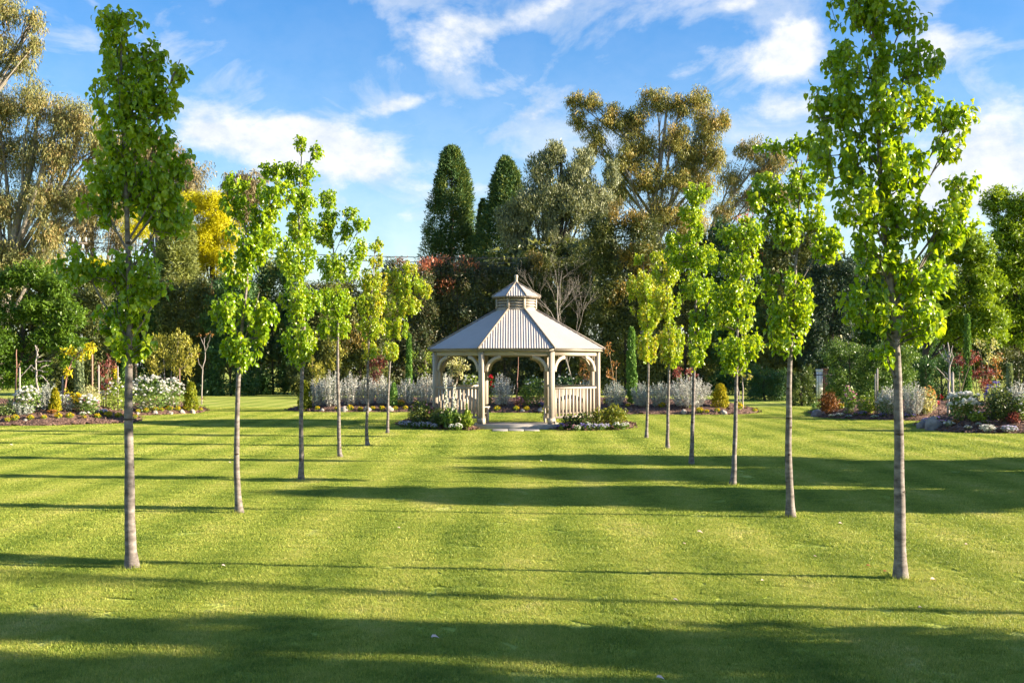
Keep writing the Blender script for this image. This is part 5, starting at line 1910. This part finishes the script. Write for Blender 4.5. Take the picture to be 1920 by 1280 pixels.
clumps('flower_clump', 'small yellow flower clump on the front slope of the far left bed', 'flowers', 'yellow clumps on the far left bed', [(28, 788, 14), (14, 791, 11), (57, 787, 12), (82, 786, 11), (109, 785, 14), (131, 784, 14), (158, 785, 8), (183, 784, 12), (203, 782, 14), (222, 783, 13), (238, 784, 13), (252, 785, 11)], 'lime', 'petal_yellow')
clumps('flower_clump', 'small yellow flower clump below the white rose hedge', 'flowers', 'yellow clumps below the rose hedge', [(259, 774, 9), (274, 773, 11), (291, 771, 11), (303, 771, 9), (317, 770, 13), (333, 770, 11), (349, 770, 14), (364, 771, 9), (376, 771, 9)], 'lime', 'petal_yellow')
clumps('flower_clump', 'apricot-orange flower patch on the left bed', 'flowers', None, [(98, 775, 18)], 'copper', 'petal_orange', .6)
clumps('flower_clump', 'lilac flower patch on the left bed beside the nearest trunk', 'flowers', None, [(192, 776, 18)], 'rose_leaf', 'petal_lilac', .7)
clumps('flower_clump', 'red flower patch under the white rose hedge', 'flowers', None, [(294, 768, 9)], 'rose_leaf', 'petal_red', .7)
clumps('flower_clump', 'white flower patch at the middle of the left bed', 'flowers', None, [(155, 779, 12)], 'rose_leaf', W_, .8)
for x, y, w, h, lab in ((291, 775, 10, 5, 'pale rock at the left end of the rose hedge edging'), (318, 775, 14, 4, 'flat pale rock in the middle of the rose hedge edging'), (341, 774, 11, 6, 'upright pale rock below the lime cone'),
                        (361, 773.5, 12, 6, 'pale rock at the tip of the rose hedge bed'), (47, 789, 9, 4, 'small tan rock on the far left bed'), (258, 777, 8, 4, 'small pale rock right of the nearest left trunk')):
    rock(lab, x, y, w, h)

# ---- the long bed behind the gazebo
cone_bush('lime cone conifer at the left tip of the long bed', 571, 767, 27, 716, 'green_cone', 2400)
silver('silver shrub next to the lime cone of the long bed', 596, 762, 38, 706)
silver('tall silver shrub left of the fourth left trunk', 624, 762, 46, 694)
silver('silver shrub right of the fourth left trunk', 658, 760, 48, 698)
silver('silver shrub behind the fifth left trunk', 688, 758, 40, 703)
silver('silver shrub left of the small dark cone', 718, 758, 42, 702)
silver('silver shrub right of the small dark cone', 762, 757, 44, 708)
silver('tall silver shrub left of the gazebo post', 798, 757, 48, 698)
silver('silver shrub seen through the left gazebo bay', 838, 757, 44, 700)
cone_bush('small dark green cone conifer among the silver shrubs', 738, 762, 17, 719, 'slim', 1100)
slim('pencil cypress between the sixth left pear and the gazebo', 767, 755, 11, 628)
box_shrub('barberry', 'dark plum barberry between the fifth and sixth left trunks', 706, 752, [(684, 715, 665, 705), (700, 728, 660, 700), (690, 725, 690, 725)], 'barberry', 340, .09, 'up')
box_shrub('olive_shrub', 'yellow-olive shrub right of the third left trunk', 588, 754, [(572, 600, 662, 700), (585, 612, 670, 710), (574, 606, 695, 725)], 'olive', 300, .10)
box_shrub('yellow_shrub', 'yellow-green shrub behind the pencil cypress left of the gazebo', 800, 750, [(745, 790, 655, 690), (780, 815, 650, 695), (760, 810, 680, 715)], 'lime', 120, .10)
box_shrub('variegated_shrub', 'pale variegated shrub in the left gazebo bay', 855, 751, [(830, 862, 660, 692), (850, 884, 664, 698), (838, 872, 685, 712)], 'variegated', 330, .10)
bush('rose_bush', 'white rose bush seen through the left gazebo bay', 884, 759, 40, 702, 'lime', 800, .08, flowers=[(W_, 40, .13, .8)])
bush('rose_bush', 'red rose bush beside the left front gazebo post', 918, 759, 26, 706, 'rose_leaf', 450, .075, flowers=[('petal_red', 16, .16, 1)])
silver('silver shrub in the middle of the gazebo opening', 942, 760, 48, 700)
twig_tree('thin_sapling', 'thin bare sapling in the middle of the gazebo opening', (969, 760), [[(969, 760), (969, 730), (971, 700), (972, 664)], [(972, 666), (978, 663), (986, 662)], [(972, 668), (966, 664)]], 'red_twig', .03)
bush('rose_bush', 'green bush with white roses right in the gazebo opening', 1003, 760, 50, 704, 'rose_leaf', 1200, .08, flowers=[(W_, 26, .11, .8)])
bush('yellow_shrub', 'yellow-green shrub at the foot of the thin bare sapling', 986, 762, 28, 722, 'lime', 500, .08)
bush('flower_shrub', 'small pink-flowered shrub in the gazebo opening', 972, 765, 19, 742, 'barberry', 260, .06, flowers=[('petal_pink', 26, .09, 1)])
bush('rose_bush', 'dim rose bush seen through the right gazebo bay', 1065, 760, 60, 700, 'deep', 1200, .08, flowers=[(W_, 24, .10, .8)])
silver('silver shrub, its shade put into the leaf colour, seen through the right gazebo bay', 1100, 760, 44, 710, 'silver_dim')  # dimmer silver leaf colour stands in for shade
box_shrub('copper_shrub', 'copper-leaved shrub behind the right gazebo bay', 1098, 754, [(1078, 1112, 660, 700), (1095, 1128, 666, 706), (1085, 1120, 690, 720)], 'copper', 260, .10)
box_shrub('copper_shrub', 'orange-tipped shrub right of the gazebo roof edge', 1150, 754, [(1128, 1152, 640, 668), (1145, 1166, 672, 692), (1132, 1156, 685, 712)], 'copper', 180, .10)
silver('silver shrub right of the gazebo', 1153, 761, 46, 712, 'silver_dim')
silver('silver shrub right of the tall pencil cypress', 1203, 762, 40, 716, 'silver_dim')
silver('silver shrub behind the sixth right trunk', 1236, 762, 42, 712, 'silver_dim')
silver('largest silver shrub, behind the fourth right trunk', 1292, 763, 84, 700, 'silver', 4200)
slim('tall pencil cypress just right of the gazebo', 1184, 757, 18, 616, n=3600)
box_shrub('barberry', 'dark plum barberry behind the largest silver shrub', 1280, 752, [(1258, 1292, 680, 715), (1282, 1312, 684, 716)], 'barberry', 340, .09, 'up')
cone_bush('golden cone conifer at the right end of the long bed', 1350, 764, 34, 722, 'gold_cone', 2400)
twig_tree('yellow_sapling', 'small sapling with flat yellow sprays behind the third right trunk', (1392, 766), [[(1392, 766), (1393, 735), (1392, 702)], [(1388, 764), (1387, 735), (1384, 712)], [(1393, 712), (1402, 708), (1412, 706)]], 'pale_twig', .035,
          ([(1362, 1392, 690, 706), (1386, 1420, 698, 712), (1376, 1400, 680, 698), (1378, 1400, 752, 766)], 'olive', 260, .10))
clumps('flower_clump', 'small yellow flower clump along the long bed left of the gazebo', 'flowers', 'yellow clumps on the long bed, left part', [(571, 769, 9), (595, 768, 9), (619, 760, 11), (631, 769, 8), (656, 769, 13), (675, 769, 9), (699, 769, 10), (716, 769, 11), (741, 769, 10), (760, 768, 10), (775, 764, 9)], 'lime', 'petal_yellow')
clumps('flower_clump', 'small yellow flower clump on the long bed within the gazebo opening', 'flowers', 'yellow clumps in the gazebo opening', [(932, 770, 12), (968, 770, 12), (987, 770, 11), (1022, 770, 10)], 'lime', 'petal_yellow')
clumps('flower_clump', 'small yellow flower clump along the long bed right of the gazebo', 'flowers', 'yellow clumps on the long bed, right part', [(1177, 763, 9), (1241, 764, 13), (1292, 765, 9), (1312, 774, 14), (1325, 774, 9), (1345, 773, 11), (1385, 768, 16), (1415, 773, 10)], 'lime', 'petal_yellow')
clumps('flower_clump', 'orange flower patch before the silver shrubs left of the gazebo', 'flowers', None, [(752, 760, 14)], 'lime', 'petal_orange')
clumps('flower_clump', 'orange flower patch right of the gazebo post', 'flowers', None, [(1138, 757, 14)], 'lime', 'petal_orange')
clumps('flower_clump', 'violet flower patch beside the right inner gazebo post', 'flowers', None, [(1014, 762, 11)], 'rose_leaf', 'petal_violet')
for x, y, w, h, lab in ((645, 770, 17, 8, 'large white rock left of the fourth left trunk'), (689, 770, 15, 8, 'white rock at the foot of the fifth left trunk'), (731, 770, 16, 8, 'white rock at the foot of the sixth left trunk'), (980, 771, 9, 4, 'small pale rock within the gazebo opening'),
                        (1014, 771, 13, 6, 'pale rock near the right inner gazebo post'), (1282, 774, 12, 6, 'pale rock left of the fourth right trunk'), (1357, 775, 14, 6, 'tan rock below the golden cone of the long bed'), (604, 770, 8, 4, 'small tan rock at the left end of the long bed')):
    rock(lab, x, y, w, h)

# ---- beds at the right
bush('bronze_conifer', 'rust-orange feathery conifer at the tip of the far right bed', 1553, 776, 38, 738, 'bronze', 1500, .07, 'up', cat='conifer', stems='dark_bark')
clumps('bronze_tips', 'bright orange shoots crowning the rust-orange conifer', 'foliage', None, [(1553, 742.5, 28)], 'orange_leaf', 'petal_orange', .7)
bush('low_shrub', 'low bright green shrub behind the boulder', 1529, 775, 16, 755, 'slim', 380, .06)
rock('rounded grey boulder at the tip of the far right bed', 1536, 779, 28, 10, 'rock_grey')
clumps('flower_clump', 'yellow flower clump beside the rust-orange conifer', 'flowers', None, [(1577, 767, 15)], 'lime', 'petal_yellow')
bush('flower_shrub', 'tall green perennial topped with pink flowers', 1592, 775, 26, 726, 'rose_leaf', 700, .08, 'up', flowers=[('petal_pink', 18, .13, 1)])
bush('lime_shrub', 'bright lime-green shrub right of the pink flowers', 1626, 775, 38, 741, 'lime', 800, .08)
stake('left of two white stakes behind the lime-green shrub', 1641, 776, 700, r=.018)
stake('right, taller of two white stakes behind the lime-green shrub', 1645, 776, 690, r=.024)
silver('silver shrub left of the nearest right trunk', 1664, 777, 38, 722)
bush('rose_bush', 'white roses at the foot of the silver shrub left of the trunk', 1660, 779, 34, 745, 'rose_leaf', 500, .07, flowers=[(W_, 30, .11, .8)])
silver('silver shrub right of the nearest right trunk', 1712, 777, 52, 714)
bush('flower_shrub', 'apricot-cream flowering shrub right of the nearest right trunk', 1737, 777, 36, 724, 'variegated', 800, .07, flowers=[('petal_orange', 40, .09, 1)])
clumps('flower_clump', 'violet flower clump along the far right bed edge', 'flowers', 'violet edging of the far right bed', [(1618, 779, 16), (1655, 781, 14), (1698, 782, 14), (1712, 781, 10)], 'rose_leaf', 'petal_violet', .7)
clumps('flower_clump', 'magenta flower clump below the lime-green shrub', 'flowers', None, [(1606, 778, 14)], 'rose_leaf', 'petal_pink', .6)
clumps('flower_clump', 'cream ground-cover cushion along the far right bed edge', 'flowers', 'cream cushions of the far right bed', [(1575, 780, 16), (1592, 782, 12), (1640, 783, 14), (1560, 781, 12)], 'slim_grey', W_, .5)
clumps('flower_clump', 'yellow flower clump between the right mulch beds', 'flowers', None, [(1735, 775, 15)], 'lime', 'petal_yellow')
bush('rose_bush', 'rose bush crowned with large white roses in the near right bed', 1807, 787, 62, 737, 'rose_leaf', 1500, .07, flowers=[(W_, 34, .20, 1), (W_, 46, .10, .7)])
twig_tree('bare_sapling', 'pale leafless tree with raised twigs in the right bed', (1778, 777), [[(1778, 777), (1779, 740), (1780, 700), (1780, 670), (1777, 642)], [(1780, 672), (1784, 655), (1786, 648)], [(1779, 676), (1773, 658), (1769, 645)], [(1779, 680), (1766, 665), (1763, 658)], [(1779, 715), (1766, 700), (1753, 686)], [(1779, 706), (1770, 696)], [(1780, 690), (1785, 672), (1783, 660)]], 'pale_twig', .045)
stake('pale birch-like stake beside the bare tree of the right bed', 1786, 778, 697, r=.032)
box_shrub('barberry', 'red-leaved shrub with copper tips behind the white roses', 1835, 764, [(1784, 1816, 664, 694), (1806, 1840, 660, 690), (1800, 1836, 686, 716), (1826, 1872, 680, 720), (1818, 1866, 706, 738)], 'barberry', 420, .085, flowers=None)
box_shrub('barberry', 'bright red barberry branch beside the bare pale tree', 1800, 768, [(1783, 1812, 662, 690), (1812, 1838, 657, 684)], 'red_barberry', 420, .085)
box_shrub('copper_shrub', 'copper-orange shrub at the right of the red shrub', 1862, 764, [(1850, 1884, 658, 690), (1846, 1880, 682, 712)], 'copper', 300, .085)
box_shrub('variegated_shrub', 'pale pinkish variegated shrub above the red shrub', 1850, 758, [(1822, 1852, 626, 662), (1845, 1872, 618, 660), (1832, 1878, 650, 690)], 'variegated', 130, .10, Y=47)
slim('pencil cypress behind the red shrub at right', 1814, 765, 13, 592)
slim('short pale pencil cypress near the right edge', 1893, 771, 9, 684, 'slim_grey', 1400)
bush('dark_shrub', 'rounded dark green shrub near the right edge', 1874, 789, 56, 726, 'box', 1800, .07)
silver('silver shrub at the right picture edge', 1908, 783, 46, 714)
bush('flower_shrub', 'shrub with purple flower heads near the right edge', 1864, 778, 36, 716, 'slim_grey', 500, .07, flowers=[('petal_violet', 34, .10, 1)])
bush('rose_bush', 'cream rose bush cut by the right picture edge', 1917, 790, 34, 738, 'rose_leaf', 700, .07, flowers=[(W_, 30, .12, .8)])
twig_tree('red_perennial', 'red-leaved spiky perennial left of the large white roses', (1760, 782), [[(1760, 782), (1761, 760), (1763, 738)], [(1761, 762), (1756, 748)]], 'red_twig', .02, ([(1754, 1768, 736, 752), (1752, 1764, 748, 760)], 'petal_red', 200, .08), cat='plant')
rock('large grey rock at the left tip of the near right bed', 1751, 804, 32, 20, 'rock_grey')
rock('smaller grey rock at the very tip of the near right bed', 1729, 802, 24, 14, 'rock_grey')
clumps('flower_clump', 'violet flower mat above the rocks of the near right bed', 'flowers', 'violet mats above the rocks', [(1738, 790, 18), (1754, 788, 20), (1768, 792, 14)], 'rose_leaf', 'petal_violet', .5)
clumps('flower_clump', 'white flower cushion right of the large grey rock', 'flowers', None, [(1780, 799, 20)], 'slim_grey', W_, .7)
clumps('flower_clump', 'white alyssum cushion at the front of the near right bed', 'flowers', None, [(1851, 809, 28)], 'silver_dim', W_, .6)
clumps('flower_clump', 'pale blue-white cushion at the front right corner', 'flowers', None, [(1893, 810, 30)], 'silver_dim', 'petal_lilac', .55)
clumps('flower_clump', 'small grey-green tuft on the near right bed', 'flowers', 'grey-green tufts of the near right bed', [(1815, 804, 15), (1835, 797, 11)], 'slim_grey', W_, .6)
clumps('flower_clump', 'magenta flower patch on the near right bed', 'flowers', 'magenta patches of the near right bed', [(1850, 793, 16), (1868, 792, 10), (1838, 792, 8)], 'rose_leaf', 'petal_pink', .45)
clumps('flower_clump', 'peach flower patch before the large white roses', 'flowers', None, [(1790, 794, 18)], 'copper', 'petal_orange', .5)
bush('lime_shrub', 'small yellow-green plant before the dark shrub at right', 1835, 790, 34, 772, 'lime', 300, .08, flowers=[('petal_lilac', 6, .08, 1)])
bush('low_shrub', 'small dark red-green plant at the right edge', 1900, 794, 24, 770, 'barberry', 300, .07)

# ---- planting round the gazebo
bush('rounded_shrub', 'dark glossy rounded shrub at the left corner of the gazebo', 790, 799, 48, 752, 'box', 1600, .07, flowers=[('petal_pink', 10, .13, 1)])
bush('rounded_shrub', 'second dark shrub before the left gazebo balustrade', 824, 799, 38, 766, 'box', 1100, .07)
bush('leafy_plant', 'bright leafy plant below the foxglove left of the step', 846, 803, 36, 770, 'rose_leaf', 420, .11, 'up')
bush('low_shrub', 'small yellow-green bush left of the gazebo step', 876, 804, 20, 772, 'lime', 260, .09, 'up')
foxglove('white foxglove spire before the left gazebo balustrade', 838, 800, 702, -4)
foxglove('second, shorter white foxglove left of the gazebo step', 851, 801, 718, 2)
foxglove('thin green foxglove spire beside the left gazebo post', 873, 803, 754, 2, 'lime', .5)
foxglove('curved pale foxglove leaning out by the right inner post', 1026, 785, 716, -6, 'variegated', .3)
bush('azalea_shrub', 'yellow-green rounded shrub at the right corner of the gazebo', 1152, 799, 46, 760, 'azalea', 1500, .07)
bush('rounded_shrub', 'small dark bush next to the right gazebo step', 1068, 801, 30, 776, 'box', 500, .07)
bush('rounded_shrub', 'low dark bush in the middle of the right gazebo balustrade', 1096, 800, 32, 772, 'box', 600, .07)
bush('rounded_shrub', 'dark bush touching the yellow-green shrub right of the gazebo', 1122, 799, 28, 764, 'azalea', 600, .07)
PG = 'pansies edging the gazebo beds'
clumps('pansy', 'white-lilac pansy edging the left gazebo bed', 'flowers', PG, [(754, 800, 13), (766, 801, 15), (778, 802, 13), (790, 803, 15), (803, 803, 15), (814, 804, 12)], 'rose_leaf', 'petal_lilac', 1.1)
clumps('pansy', 'white pansy between the leafy plants left of the gazebo step', 'flowers', PG, [(848, 806, 13), (859, 806, 15)], 'rose_leaf', W_, 1.1)
clumps('pansy', 'violet pansy right of the gazebo step', 'flowers', PG, [(1052, 805, 14), (1092, 806, 15)], 'rose_leaf', 'petal_violet', 1.1)
clumps('pansy', 'pink pansy right of the gazebo step', 'flowers', PG, [(1066, 804, 15), (1077, 806, 12)], 'rose_leaf', 'petal_pink', 1.1)
clumps('pansy', 'pale lilac pansy in the middle of the right gazebo bed', 'flowers', PG, [(1105, 806, 15), (1117, 806, 14), (1128, 806, 14), (1138, 805, 13)], 'rose_leaf', 'petal_lilac', 1.1)
clumps('pansy', 'white pansy under the yellow-green shrub right of the gazebo', 'flowers', PG, [(1157, 805, 15), (1168, 805, 13), (1175, 803, 12), (1083, 807, 11)], 'rose_leaf', W_, 1.2)

# ---- petals and leaves lying on the lawn
for i, (px, py, w) in enumerate(((808, 1202, 18), (1307, 1001, 11), (1262, 1130, 10), (1427, 1094, 9), (1624, 1066, 12), (1656, 1077, 12), (1745, 1092, 14), (1722, 1145, 10), (1572, 985, 9), (1525, 1047, 6), (1230, 1278, 16), (415, 1065, 8), (18, 836, 7), (428, 869, 6), (745, 993, 6), (1809, 1025, 8), (1012, 866, 5), (1280, 1023, 6))):
    b = ground(px, py) + UP * .028
    L = w / F * b[1]
    a = rng.uniform(-.5, .5)
    g = leaf_geo(b[None], np.array([[math.cos(a), math.sin(a), .12]]), np.array([[0, -.35, 1.0]]), np.array([L]), np.array([L * .62]), np.array([rng.uniform(0, 1)]), OVATE)
    single('fallen_petal', 'large pink fallen leaf on the shaded front of the lawn' if i == 0 else 'small pale fallen leaf lying on the lawn', 'leaf', 'petal_fallen' if i not in (4, 5) else 'bronze',
           group=None if i == 0 else 'small fallen leaves scattered on the lawn', **g.args())
